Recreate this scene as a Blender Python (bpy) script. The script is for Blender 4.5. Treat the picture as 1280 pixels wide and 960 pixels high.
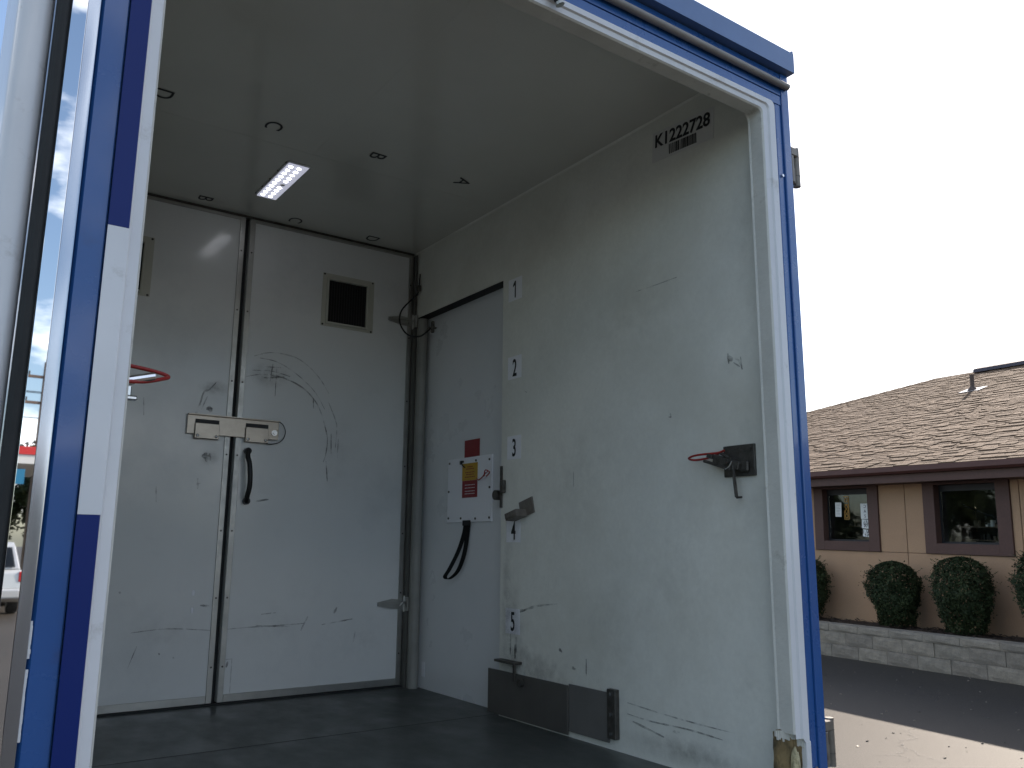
import bpy, bmesh, math, random
from mathutils import Vector, Matrix, noise
random.seed(7)
PI = math.pi
for o in list(bpy.data.objects): bpy.data.objects.remove(o)
SC = bpy.context.scene; COL = SC.collection
GZ = -1.75                      # ground below the eye; everything is lifted by 1.75 at the very end

# ------------------------------------------------------------------ camera
cam = bpy.data.cameras.new('camera'); camo = bpy.data.objects.new('camera', cam); COL.objects.link(camo)
cam.sensor_width = 36; cam.lens = 36*1040/1280; cam.clip_start = .02; cam.clip_end = 2000
Rm = Matrix(((0.81655431,-0.1157792,-0.56553888),(-0.57720911,-0.1496881,-0.80275969),(0.00828843,0.98193108,-0.18905728)))
camo.matrix_world = Rm.to_4x4()
SC.camera = camo

# ------------------------------------------------------------------ sun, sky, exposure
SUN_EL = math.radians(33.7); SUN_AZ = math.radians(15)      # azimuth from +X towards +Y
sdir = Vector((math.cos(SUN_EL)*math.cos(SUN_AZ), math.cos(SUN_EL)*math.sin(SUN_AZ), math.sin(SUN_EL)))
sl = bpy.data.lights.new('sun', 'SUN'); sl.energy = 4.7; sl.angle = math.radians(.5); sl.color = (1, .875, .745)
so = bpy.data.objects.new('sun', sl); COL.objects.link(so); so.rotation_euler = sdir.to_track_quat('Z', 'Y').to_euler()
SC.view_settings.view_transform = 'Standard'; SC.view_settings.look = 'None'
SC.view_settings.exposure = 0.97; SC.view_settings.gamma = 1
W = bpy.data.worlds.new('World'); SC.world = W; W.use_nodes = True
nt = W.node_tree; nt.nodes.clear()
def wn(t, **k):
    n = nt.nodes.new(t)
    for a, b in k.items(): setattr(n, a, b)
    return n
sky = wn('ShaderNodeTexSky', sky_type='NISHITA', sun_disc=False)
sky.sun_elevation = SUN_EL; sky.sun_rotation = PI/2 - SUN_AZ; sky.dust_density = 1.3; sky.air_density = 1.0; sky.ozone_density = 1.5
tc = wn('ShaderNodeTexCoord'); mp = wn('ShaderNodeMapping'); mp.inputs['Scale'].default_value = (1.2, 1.2, 3.0)
nz = wn('ShaderNodeTexNoise'); nz.inputs['Scale'].default_value = 2.6; nz.inputs['Detail'].default_value = 9; nz.inputs['Roughness'].default_value = .55
rp = wn('ShaderNodeValToRGB'); rp.color_ramp.elements[0].position = .53; rp.color_ramp.elements[1].position = .66
mx = wn('ShaderNodeMixRGB'); mx.inputs[2].default_value = (13, 13, 13.2, 1)
bg = wn('ShaderNodeBackground'); bg.inputs[1].default_value = .12; wo = wn('ShaderNodeOutputWorld')
L = nt.links.new
L(tc.outputs['Generated'], mp.inputs[0]); L(mp.outputs[0], nz.inputs['Vector']); L(nz.outputs['Fac'], rp.inputs[0])
L(rp.outputs[0], mx.inputs[0]); L(sky.outputs[0], mx.inputs[1]); L(mx.outputs[0], bg.inputs[0]); L(bg.outputs[0], wo.inputs[0])

# ------------------------------------------------------------------ materials
def mat(name, col, rough=.5, metal=0, var=0, vscale=3, bump=0, bscale=40, dirt=None, dscale=2, dpos=(.55,.75), spec=.5, coat=0, emit=None, trans=0, stretch=(1,1,1), ior=1.45, grain=0, gscale=120, rvar=0):
    m = bpy.data.materials.new(name); m.use_nodes = True; t = m.node_tree; b = t.nodes['Principled BSDF']
    b.inputs['Roughness'].default_value = rough; b.inputs['Metallic'].default_value = metal
    b.inputs['Specular IOR Level'].default_value = spec; b.inputs['Coat Weight'].default_value = coat; b.inputs['Coat Roughness'].default_value = .08
    b.inputs['Transmission Weight'].default_value = trans; b.inputs['IOR'].default_value = ior
    c4 = (*col, 1); b.inputs['Base Color'].default_value = c4
    if emit: b.inputs['Emission Color'].default_value = (*emit[0], 1); b.inputs['Emission Strength'].default_value = emit[1]
    N = t.nodes.new; K = t.links.new
    tc = N('ShaderNodeTexCoord'); mp = N('ShaderNodeMapping'); mp.inputs['Scale'].default_value = stretch; K(tc.outputs['Object'], mp.inputs[0])
    def noi(s, d=6, r=.6):
        n = N('ShaderNodeTexNoise'); n.inputs['Scale'].default_value = s; n.inputs['Detail'].default_value = d; n.inputs['Roughness'].default_value = r; K(mp.outputs[0], n.inputs['Vector']); return n
    cur = None
    def mul(fac_out, lo, hi, cur):
        mr = N('ShaderNodeMapRange'); mr.inputs[1].default_value = .3; mr.inputs[2].default_value = .7; mr.inputs[3].default_value = lo; mr.inputs[4].default_value = hi; K(fac_out, mr.inputs[0])
        v = N('ShaderNodeVectorMath'); v.operation = 'SCALE'
        if cur is None: v.inputs[0].default_value = col
        else: K(cur, v.inputs[0])
        K(mr.outputs[0], v.inputs['Scale']); return v.outputs[0]
    if var: cur = mul(noi(vscale).outputs['Fac'], 1-var, 1+var, cur)
    if grain: cur = mul(noi(gscale, 3).outputs['Fac'], 1-grain, 1+grain, cur)
    if dirt:
        r = N('ShaderNodeValToRGB'); r.color_ramp.elements[0].position = dpos[0]; r.color_ramp.elements[1].position = dpos[1]; K(noi(dscale, 10, .68).outputs['Fac'], r.inputs[0])
        mx = N('ShaderNodeMixRGB'); mx.inputs[2].default_value = (*dirt, 1); K(r.outputs[0], mx.inputs[0])
        if cur is None: mx.inputs[1].default_value = c4
        else: K(cur, mx.inputs[1])
        cur = mx.outputs[0]
    if cur is not None: K(cur, b.inputs['Base Color'])
    if rvar:
        mr = N('ShaderNodeMapRange'); mr.inputs[1].default_value = .3; mr.inputs[2].default_value = .7; mr.inputs[3].default_value = max(0,rough-rvar); mr.inputs[4].default_value = rough+rvar
        K(noi(vscale*2.3).outputs['Fac'], mr.inputs[0]); K(mr.outputs[0], b.inputs['Roughness'])
    if bump:
        bp = N('ShaderNodeBump'); bp.inputs['Strength'].default_value = bump; bp.inputs['Distance'].default_value = .01; K(noi(bscale, 4).outputs['Fac'], bp.inputs['Height']); K(bp.outputs[0], b.inputs['Normal'])
    return m
M = {}
M['liner'] = mat('liner_wall', (.75,.755,.69), .42, var=.05, vscale=2.2, bump=.05, bscale=30, dirt=(.60,.595,.52), dscale=1.2, dpos=(.44,.74), rvar=.08, grain=.03, gscale=60)
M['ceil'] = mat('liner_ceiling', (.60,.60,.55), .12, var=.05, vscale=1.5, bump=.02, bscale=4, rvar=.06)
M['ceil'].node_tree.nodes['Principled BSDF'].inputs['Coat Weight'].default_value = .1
M['door'] = mat('door_laminate', (.70,.715,.705), .17, var=.03, vscale=2, bump=.012, bscale=5, dirt=(.58,.60,.60), dscale=2.3, dpos=(.5,.8), rvar=.06)
M['sdoor'] = mat('side_door_paint', (.69,.71,.72), .3, var=.03, vscale=2, bump=.02, bscale=6, rvar=.05)
M['deck'] = mat('deck_floor', (.062,.070,.066), .42, var=.18, vscale=2.5, bump=.08, bscale=20, dirt=(.04,.043,.042), dscale=3, rvar=.12, stretch=(1,.6,1))
M['alu'] = mat('aluminium_trim', (.42,.42,.40), .38, metal=.85, var=.12, vscale=12, bump=.1, bscale=60, rvar=.1)
M['steel'] = mat('dull_steel', (.40,.40,.38), .42, metal=.8, var=.15, vscale=14, bump=.1, bscale=80)
M['dsteel'] = mat('dark_greasy_steel', (.10,.095,.085), .5, metal=.7, var=.3, vscale=30, bump=.25, bscale=120, dirt=(.05,.035,.02), dscale=20)
M['stain'] = mat('stainless_plate', (.40,.355,.30), .36, metal=.9, var=.1, vscale=20, bump=.05, bscale=90)
M['mirror'] = mat('polished_stainless', (.78,.79,.80), .015, metal=1, bump=.006, bscale=2, stretch=(1,1,.4))
M['brushed'] = mat('brushed_stainless', (.42,.46,.52), .16, metal=1, bump=.004, bscale=6, stretch=(3,3,.2))
M['bolt'] = mat('zinc_bolt', (.6,.6,.6), .25, metal=1)
M['chrome'] = mat('chrome_bar', (.75,.75,.75), .12, metal=1)
M['blue'] = mat('blue_body_paint', (.020,.088,.28), .26, var=.06, vscale=3, coat=.5, rvar=.05, bump=.01, bscale=8, dirt=(.03,.065,.19), dscale=9, dpos=(.6,.8))
M['dblue'] = mat('deep_blue_vinyl', (.005,.020,.14), .4, var=.04, spec=.3)
M['bluegrey'] = mat('flare_paled_blue_panel', (.09,.165,.33), .42, var=.1, vscale=5, coat=.2)  # fascia blue, paled and greyed in the colour for flare over the header
M['white'] = mat('white_frame_paint', (.66,.67,.68), .34, var=.05, vscale=4, dirt=(.42,.41,.38), dscale=11, dpos=(.58,.76), coat=.2)
M['trim'] = mat('weathered_opening_trim', (.60,.60,.55), .45, var=.10, vscale=6, dirt=(.22,.21,.17), dscale=12, dpos=(.58,.78), bump=.15, bscale=60)
M['rubber'] = mat('black_rubber', (.016,.018,.018), .7, bump=.1, bscale=60, var=.2, vscale=20)
M['plastic'] = mat('black_plastic', (.012,.012,.013), .4, bump=.05, bscale=50)
M['dark'] = mat('dark_mesh', (.006,.006,.006), .8)
M['ventp'] = mat('vent_plastic', (.50,.50,.43), .4, var=.05)
M['print'] = mat('black_print', (.012,.012,.014), .5)
M['stick'] = mat('white_sticker', (.84,.85,.88), .35, var=.03)
M['stickg'] = mat('label_sticker', (.66,.66,.63), .3, var=.03)
M['red'] = mat('red_label', (.24,.012,.014), .4, var=.08, vscale=20)
M['yellow'] = mat('yellow_label', (.50,.30,.02), .4, var=.1, vscale=20)
M['cable'] = mat('red_cable', (.30,.02,.015), .35, var=.1, vscale=40)
M['lens'] = mat('lamp_lens', (.62,.62,.70), .2, emit=((.80,.82,1), .24))
M['led'] = mat('led_dot', (.9,.9,1), .3, emit=((.92,.94,1), 7.0))
M['wood'] = mat('split_plywood', (.22,.16,.075), .8, var=.6, vscale=14, bump=1, bscale=30, dirt=(.05,.04,.02), dscale=18, dpos=(.45,.6), stretch=(1,1,.35))
M['cream'] = mat('pale_foam', (.45,.40,.24), .85, var=.4, vscale=30, bump=1, bscale=50)
# building
M['stucco'] = mat('tan_stucco', (.40,.25,.148), .9, var=.06, vscale=1.3, bump=.5, bscale=70, dirt=(.32,.20,.12), dscale=1.1, dpos=(.55,.8), grain=.06, gscale=50)
M['brown'] = mat('brown_trim_paint', (.085,.042,.031), .6, var=.08, vscale=3, grain=.1, gscale=30)
M['gutter'] = mat('brown_gutter', (.085,.032,.025), .45, var=.1, vscale=2)
M['glass'] = mat('window_glass', (.88,.93,.92), .02, trans=1, bump=.02, bscale=2)
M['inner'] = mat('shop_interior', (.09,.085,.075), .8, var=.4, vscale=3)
M['shelf'] = mat('shelf_board', (.16,.12,.08), .6, var=.3, vscale=12)
M['paper'] = mat('paper_sheet', (.72,.72,.68), .7, var=.05)
M['amber'] = mat('amber_plastic', (.50,.26,.05), .45)
M['shin'] = [mat('asphalt_shingle_%s' % s, c, .93, var=.12, vscale=9, bump=.6, bscale=120, grain=.15, gscale=90) for s, c in zip(('tan','fawn','umber','sand'), ((.150,.098,.060),(.143,.093,.057),(.130,.085,.052),(.158,.104,.065)))]
M['roofbase'] = mat('roof_underlay', (.055,.038,.032), .95)
M['ridge'] = mat('ridge_vent_dark', (.06,.055,.07), .7, var=.2)
M['galv'] = mat('vent_pipe_metal', (.08,.06,.05), .7, metal=.3, var=.2)
M['flash'] = mat('flashing_metal', (.6,.6,.6), .35, metal=.8)
M['block'] = [mat('split_face_block_%s' % s, c, .95, var=.22, vscale=9, bump=1, bscale=35, grain=.16, gscale=110) for s, c in zip(('pale','mid','dark'), ((.24,.21,.165),(.20,.175,.14),(.22,.195,.155)))]
M['soil'] = mat('bark_mulch', (.045,.030,.020), .95, var=.5, vscale=20, bump=1, bscale=50)
M['leaf'] = [mat('shrub_leaf_%s' % s, c, .65, var=.25, vscale=8, spec=.2) for s, c in zip(('deep','mid','bright'), ((.018,.028,.010),(.028,.040,.015),(.042,.056,.022)))]
M['bark'] = mat('bark', (.07,.05,.035), .9, var=.3, vscale=12, bump=1, bscale=30)
M['pole'] = mat('pole_timber', (.14,.10,.07), .9, var=.3, vscale=10, stretch=(1,1,.2))
M['carw'] = mat('silver_car_paint', (.55,.57,.58), .25, metal=.3, coat=.8)
M['carr'] = mat('red_car_paint', (.35,.02,.02), .25, coat=.8)
M['carb'] = mat('grey_car_paint', (.09,.10,.12), .25, metal=.3, coat=.8)
M['tyre'] = mat('tyre_rubber', (.02,.02,.02), .8)
M['cglass'] = mat('car_glass', (.02,.025,.03), .05, spec=.8)
M['tail'] = mat('tail_light_red', (.45,.01,.015), .15, coat=.5)
M['plate'] = mat('dull_steel_plate', (.11,.105,.095), .5, metal=.3, var=.12, vscale=5, bump=.05, bscale=60)
M['plate2'] = mat('second_steel_plate', (.17,.165,.155), .5, metal=.3, var=.12, vscale=5, bump=.05, bscale=60)
M['tubep'] = mat('painted_drip_tube', (.22,.21,.195), .5, var=.15, vscale=8, dirt=(.2,.19,.17), dscale=12)
M['hinge'] = mat('worn_hinge_steel', (.20,.18,.155), .5, metal=.5, var=.2, vscale=25, dirt=(.07,.05,.035), dscale=14)
M['tubeg'] = mat('grey_painted_tube', (.24,.24,.22), .45, var=.15, vscale=6)
M['tubed'] = mat('dark_corner_paint', (.10,.10,.09), .5, var=.15, vscale=6)
M['candy'] = mat('canopy_red', (.6,.04,.04), .4)
M['canw'] = mat('canopy_white', (.7,.7,.68), .4)
M['signb'] = mat('sign_blue', (.03,.20,.36), .4)

def asphalt():
    m = mat('worn_asphalt', (.046,.041,.035), .6, var=.10, vscale=.35, bump=.35, bscale=130, grain=.45, gscale=75, spec=.2)
    t = m.node_tree; b = t.nodes['Principled BSDF']; N = t.nodes.new; K = t.links.new
    src = b.inputs['Base Color'].links[0].from_socket
    tc = N('ShaderNodeTexCoord')
    # warped thin cracks and pale aggregate
    ns = N('ShaderNodeTexNoise'); ns.inputs['Scale'].default_value = 2.5; ns.inputs['Detail'].default_value = 8; K(tc.outputs['Object'], ns.inputs['Vector'])
    av = N('ShaderNodeMixRGB'); av.inputs[0].default_value = .22; K(tc.outputs['Object'], av.inputs[1]); K(ns.outputs['Color'], av.inputs[2])
    vo = N('ShaderNodeTexVoronoi'); vo.feature = 'DISTANCE_TO_EDGE'; vo.inputs['Scale'].default_value = .55; K(av.outputs[0], vo.inputs['Vector'])
    n2 = N('ShaderNodeTexNoise'); n2.inputs['Scale'].default_value = .9; K(tc.outputs['Object'], n2.inputs['Vector'])
    lt = N('ShaderNodeMapRange'); lt.inputs[1].default_value = .0; lt.inputs[2].default_value = .006; lt.inputs[3].default_value = 1; lt.inputs[4].default_value = 0; K(vo.outputs['Distance'], lt.inputs[0])
    g = N('ShaderNodeMapRange'); g.inputs[1].default_value = .50; g.inputs[2].default_value = .58; K(n2.outputs['Fac'], g.inputs[0])
    mu = N('ShaderNodeMath'); mu.operation = 'MULTIPLY'; K(lt.outputs[0], mu.inputs[0]); K(g.outputs[0], mu.inputs[1])
    mx = N('ShaderNodeMixRGB'); K(mu.outputs[0], mx.inputs[0]); K(src, mx.inputs[1]); mx.inputs[2].default_value = (.03,.03,.03,1)
    sp = N('ShaderNodeTexNoise'); sp.inputs['Scale'].default_value = 9; sp.inputs['Detail'].default_value = 3; K(tc.outputs['Object'], sp.inputs['Vector'])
    r = N('ShaderNodeMapRange'); r.inputs[1].default_value = .74; r.inputs[2].default_value = .76; K(sp.outputs['Fac'], r.inputs[0])
    m2 = N('ShaderNodeMixRGB'); K(r.outputs[0], m2.inputs[0]); K(mx.outputs[0], m2.inputs[1]); m2.inputs[2].default_value = (.035,.035,.035,1)
    K(m2.outputs[0], b.inputs['Base Color']); return m
M['asphalt'] = asphalt()

def scuffmat():
    m = bpy.data.materials.new('scuff_rub'); m.use_nodes = True; t = m.node_tree; b = t.nodes['Principled BSDF']; N = t.nodes.new; K = t.links.new
    b.inputs['Base Color'].default_value = (.03,.03,.03,1); b.inputs['Roughness'].default_value = .6
    tc = N('ShaderNodeTexCoord'); n = N('ShaderNodeTexNoise'); n.inputs['Scale'].default_value = 28; n.inputs['Detail'].default_value = 6; K(tc.outputs['Object'], n.inputs['Vector'])
    mr = N('ShaderNodeMapRange'); mr.inputs[1].default_value = .36; mr.inputs[2].default_value = .62; mr.inputs[3].default_value = .02; mr.inputs[4].default_value = .48
    K(n.outputs['Fac'], mr.inputs[0]); K(mr.outputs[0], b.inputs['Alpha']); return m
M['scuff'] = scuffmat()
def smudgemat():
    m = bpy.data.materials.new('grime_smudge'); m.use_nodes = True; t = m.node_tree; b = t.nodes['Principled BSDF']; N = t.nodes.new; K = t.links.new
    b.inputs['Base Color'].default_value = (.09,.085,.07,1); b.inputs['Roughness'].default_value = .7
    tc = N('ShaderNodeTexCoord'); g = N('ShaderNodeTexGradient'); g.gradient_type = 'SPHERICAL'
    mp = N('ShaderNodeMapping'); mp.inputs['Location'].default_value = (-1,-1,0); mp.inputs['Scale'].default_value = (2,2,0)
    K(tc.outputs['UV'], mp.inputs[0]); K(mp.outputs[0], g.inputs[0])
    n = N('ShaderNodeTexNoise'); n.inputs['Scale'].default_value = 14; n.inputs['Detail'].default_value = 8; n.inputs['Roughness'].default_value = .7; K(tc.outputs['Object'], n.inputs['Vector'])
    mr = N('ShaderNodeMapRange'); mr.inputs[1].default_value = .42; mr.inputs[2].default_value = .68; mr.inputs[4].default_value = .11; K(n.outputs['Fac'], mr.inputs[0])
    mu = N('ShaderNodeMath'); mu.operation = 'MULTIPLY'; mu.use_clamp = True; K(g.outputs['Fac'], mu.inputs[0]); K(mr.outputs[0], mu.inputs[1]); K(mu.outputs[0], b.inputs['Alpha']); return m
M['smudge'] = smudgemat(); M['grime'] = smudgemat(); M['grime'].node_tree.nodes['Map Range'].inputs[4].default_value = .32; M['grime'].node_tree.nodes['Map Range'].inputs[1].default_value = .3

# ------------------------------------------------------------------ helpers
def link(name, me, m, parent=None, loc=(0,0,0), smooth=False):
    if m is not None:
        for k in (m if isinstance(m, (list, tuple)) else [m]): me.materials.append(k)
    if smooth:
        for p in me.polygons: p.use_smooth = True
    o = bpy.data.objects.new(name, me); COL.objects.link(o); o.location = loc
    if parent is not None: o.parent = parent
    return o
def fin(name, bm, m, parent=None, loc=(0,0,0), smooth=False, norm=True):
    if norm: bmesh.ops.recalc_face_normals(bm, faces=bm.faces)
    me = bpy.data.meshes.new(name); bm.to_mesh(me); bm.free()
    return link(name, me, m, parent, loc, smooth)
def B(): return bmesh.new()
def box(bm, x0, x1, y0, y1, z0, z1, bev=0, seg=2, mtx=None, mi=0):
    r = bmesh.ops.create_cube(bm, size=1)
    vs = r['verts']
    for v in vs: v.co = Vector((x0+(x1-x0)*(v.co.x+.5), y0+(y1-y0)*(v.co.y+.5), z0+(z1-z0)*(v.co.z+.5)))
    fs = set(f for v in vs for f in v.link_faces)
    if bev:
        es = list(set(e for v in vs for e in v.link_edges))
        rb = bmesh.ops.bevel(bm, geom=es, offset=bev, segments=seg, profile=.5, affect='EDGES')
        vs = list(set(rb['verts']) | set(v for v in vs if v.is_valid)); vs = list(set(vs))
        fs = set(f for v in vs for f in v.link_faces)
    if mi:
        for f in fs: f.material_index = mi
    if mtx is not None: bmesh.ops.transform(bm, matrix=mtx, verts=vs)
    return vs
def tube(bm, pts, r, n=10, closed=False, taper=None):
    pts = [Vector(p) for p in pts]; rings = []; N = len(pts); up = None
    for i, p in enumerate(pts):
        a = pts[(i-1) % N] if (closed or i > 0) else p; b = pts[(i+1) % N] if (closed or i < N-1) else p
        d = (b-a).normalized()
        if up is None:
            up = d.orthogonal().normalized()
        else:
            up = (up - d*up.dot(d)); up = up.normalized() if up.length > 1e-6 else d.orthogonal().normalized()
        s = d.cross(up); rr = r if taper is None else r*(1+(taper-1)*i/(N-1))
        rings.append([bm.verts.new(p + (up*math.cos(2*PI*k/n) + s*math.sin(2*PI*k/n))*rr) for k in range(n)])
    for i in range(N if closed else N-1):
        A, Bq = rings[i], rings[(i+1) % N]
        for k in range(n): bm.faces.new((A[k], A[(k+1) % n], Bq[(k+1) % n], Bq[k]))
    if not closed:
        bm.faces.new([bm.verts.new(v.co) for v in rings[0]]); bm.faces.new([bm.verts.new(v.co) for v in rings[-1][::-1]])
def cyl(bm, a, b, r, n=16, r2=None): tube(bm, [a, b], r, n, taper=None if r2 is None else r2/r)
def arc_pts(f, t0, t1, n): return [f(t0+(t1-t0)*i/n) for i in range(n+1)]
def prism(bm, poly, axis, a, b):
    """extrude a 2D polygon along axis from a to b"""
    def P(p, t):
        if axis == 'x': return (t, p[0], p[1])
        if axis == 'y': return (p[0], t, p[1])
        return (p[0], p[1], t)
    A = [bm.verts.new(P(p, a)) for p in poly]; Bq = [bm.verts.new(P(p, b)) for p in poly]; n = len(poly)
    for i in range(n): bm.faces.new((A[i], A[(i+1) % n], Bq[(i+1) % n], Bq[i]))
    bm.faces.new(A[::-1]); bm.faces.new(Bq)
def ribbon(bm, pts, w, nrm):
    pts = [Vector(p) for p in pts]; nrm = Vector(nrm); prev = None
    for i, p in enumerate(pts):
        d = (pts[min(i+1, len(pts)-1)]-pts[max(i-1, 0)]).normalized(); s = d.cross(nrm).normalized()
        ww = w*(.5+.5*math.sin(PI*(i+.35)/(len(pts)-.3)))*random.uniform(.7, 1.2)
        c = (bm.verts.new(p+s*ww/2), bm.verts.new(p-s*ww/2))
        if prev: bm.faces.new((prev[0], c[0], c[1], prev[1]))
        prev = c
def smoothpts(P, n=6):
    P = [Vector(p) for p in P]; out = []
    for i in range(len(P)-1):
        p0, p1, p2, p3 = P[max(i-1,0)], P[i], P[i+1], P[min(i+2,len(P)-1)]
        for k in range(n):
            t = k/n; out.append(.5*((2*p1)+(p2-p0)*t+(2*p0-5*p1+4*p2-p3)*t*t+(3*p1-p0-3*p2+p3)*t**3))
    out.append(P[-1]); return out
def quad(name, cen, right, up, w, h, m, parent, th=.0012):
    """thin sheet with its own thickness, UV 0-1 on its face"""
    bm = B(); R = Vector(right).normalized(); U = Vector(up).normalized(); n = R.cross(U); c = Vector(cen)
    uv = bm.loops.layers.uv.new()
    def q(cs, uvs=None):
        f = bm.faces.new([bm.verts.new(c+R*a*w/2+U*b*h/2+n*d) for a, b, d in cs])
        for l, (a, b, d) in zip(f.loops, cs): l[uv].uv = ((a+1)/2, (b+1)/2)
    q([(-1,-1,th),(1,-1,th),(1,1,th),(-1,1,th)])
    if th > .0005:
        for a, b in (((-1,-1),(1,-1)), ((1,-1),(1,1)), ((1,1),(-1,1)), ((-1,1),(-1,-1))): q([(*a,0),(*b,0),(*b,th),(*a,th)])
    return fin(name, bm, m, parent, norm=False)
def text(name, s, cen, right, up, h, m, parent, xs=1.0, th=.0008, bold=0.0, rot=0, mirror=False):
    cu = bpy.data.curves.new('t', 'FONT'); cu.body = s; cu.align_x = 'CENTER'; cu.align_y = 'CENTER'; cu.size = 1; cu.extrude = .01; cu.offset = bold; cu.resolution_u = 4
    to = bpy.data.objects.new('t', cu); COL.objects.link(to); bpy.context.view_layer.update()
    me = bpy.data.meshes.new_from_object(to.evaluated_get(bpy.context.evaluated_depsgraph_get())); bpy.data.objects.remove(to); bpy.data.curves.remove(cu)
    ys = [v.co.y for v in me.vertices]; x_ = [v.co.x for v in me.vertices]; H = max(ys)-min(ys); cy = (max(ys)+min(ys))/2; cx = (max(x_)+min(x_))/2
    R = Vector(right).normalized(); U = Vector(up).normalized(); n = R.cross(U)
    k = h/H; c = Vector(cen); cr, sr = math.cos(rot), math.sin(rot)
    for v in me.vertices:
        x = (v.co.x-cx)*k*xs*(-1 if mirror else 1); y = (v.co.y-cy)*k
        v.co = c+R*(x*cr-y*sr)+U*(x*sr+y*cr)+n*(.0006+(th if v.co.z > 0 else 0))
    me.name = name
    return link(name, me, m, parent)
def thing(name, label, cat, loc=(0,0,0), rz=0, group=None):
    o = bpy.data.objects.new(name, None); COL.objects.link(o); o.location = loc; o.rotation_euler = (0,0,rz); o.empty_display_size = .1
    tag(o, label, cat, group); return o
def tag(o, label, cat, group=None):
    o['label'] = label; o['category'] = cat
    if group: o['group'] = group
    return o
def lab(o, s): o['label'] = s; return o

# ================================================================== GROUND
bm = B(); bmesh.ops.create_grid(bm, x_segments=60, y_segments=60, size=260)
g = fin('ground', bm, M['asphalt'], None, (0,0,GZ)); g['kind'] = 'structure'

rc = random.Random(9)
for pts, w in (([(8.45,4.95),(8.29,4.81),(8.12,4.78),(7.98,4.68),(7.86,4.55),(7.64,4.58),(7.52,4.50),(7.42,4.43),(7.3,4.33),(7.13,4.31),(7.05,4.17),(6.9,4.1)], .030), ([(7.42,4.43),(7.36,4.30),(7.25,4.18),(7.18,3.9)], .018), ([(7.13,4.31),(7.0,4.36),(6.88,4.40)], .018), ([(10.9,5.0),(10.6,5.5),(10.1,5.8),(9.9,6.4)], .014)):
    P = []
    for a, b_ in zip(pts[:-1], pts[1:]):
        for k in range(5): t = k/5; P.append((a[0]+(b_[0]-a[0])*t+rc.gauss(0,.014), a[1]+(b_[1]-a[1])*t+rc.gauss(0,.014), .004))
    bm = B(); ribbon(bm, P, w, (0,0,1))
    for v in bm.verts: v.co.z = .004
    fin('crack', bm, M['scuff'], g)
bm = B()
for i in range(420):
    x, y = rc.uniform(5.5,12.2), rc.uniform(1.5,8.5); r_ = rc.choice((.003,.004,.005,.007,.010)); a = rc.uniform(0,PI)
    vs = box(bm, -r_, r_, -r_*.7, r_*.7, 0, r_*.7, mtx=Matrix.Translation((x,y,.001)) @ Matrix.Rotation(a,4,'Z') @ Matrix.Rotation(.3,4,'X'), mi=rc.choice((0,0,1)))
lit_ = fin('gravel_bits', bm, [M['dsteel'], M['block'][0]], None, (0,0,GZ)); lit_['kind'] = 'stuff'; lit_['label'] = 'small stones and debris scattered over the asphalt'; lit_['category'] = 'gravel'

# ================================================================== TRUCK
# all truck parts are laid out in metres relative to the eye; the empty sits on the ground under the rear sill
T0 = Vector((1.17, 1.55, GZ))
truck = thing('delivery_truck', 'blue and white delivery truck with its empty white cargo box open at the rear', 'truck', T0)
def part(name, bm, m, parent=None, smooth=False, label=None):
    """vertices are given in scene metres; parent is the truck or one of its parts"""
    bmesh.ops.translate(bm, vec=-T0, verts=bm.verts)
    o = fin(name, bm, m, parent or truck, smooth=smooth)
    if label: o['label'] = label
    return o
def shift(o, label=None):
    for v in o.data.vertices: v.co -= T0
    if o.parent is None: o.parent = truck
    if label: o['label'] = label
    return o
XR, XL, YB, ZC, ZF, YF = 2.11, .232, 3.94, 1.587, -.713, 1.55
XO0, XO1 = .150, 2.203
# floor
bm = B(); box(bm, XL+.002, 2.172, YF+.07, YB+.0, ZF-.10, ZF); floor = part('cargo_floor', bm, M['deck'])
bm = B(); box(bm, XL+.002, XR, 3.10, 3.103, ZF+.0008, ZF+.0012); part('floor_seam', bm, M['rubber'], floor)
# ceiling
bm = B(); box(bm, XO0+.03, XO1-.03, YF+.075, YB+.08, ZC, ZC+.028); part('ceiling_panel', bm, M['ceil'])
bm = B(); box(bm, XO0+.01, XO1-.01, YF+.02, YB+.30, ZC+.030, ZC+.034); part('roof_panel', bm, M['blue'])
# left wall
bm = B(); box(bm, XO0+.012, XL, YF+.064, YB+.08, ZF-.1, ZC-.002); part('side_wall', bm, M['liner'])
# right wall with the side door opening
DY0, DY1, DZ = 3.072, 3.893, 1.210
bm = B()
def wallrect(y0, y1, z0, z1): box(bm, XR, XO1-.012, y0, y1, z0, z1)
wallrect(YF+.064, DY0, ZF-.1, ZC-.002); wallrect(DY0+.0005, YB+.08, DZ, ZC-.0025); wallrect(DY1, YB+.081, ZF-.101, DZ-.0005)
rw = part('side_wall', bm, M['liner'])
bm = B()
for s in (0,):
    prism(bm, [(XR-.006, ZC), (XR, ZC), (XR, ZC-.007)], 'y', YF+.07, YB)
part('cove_strip', bm, M['liner'])
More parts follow.
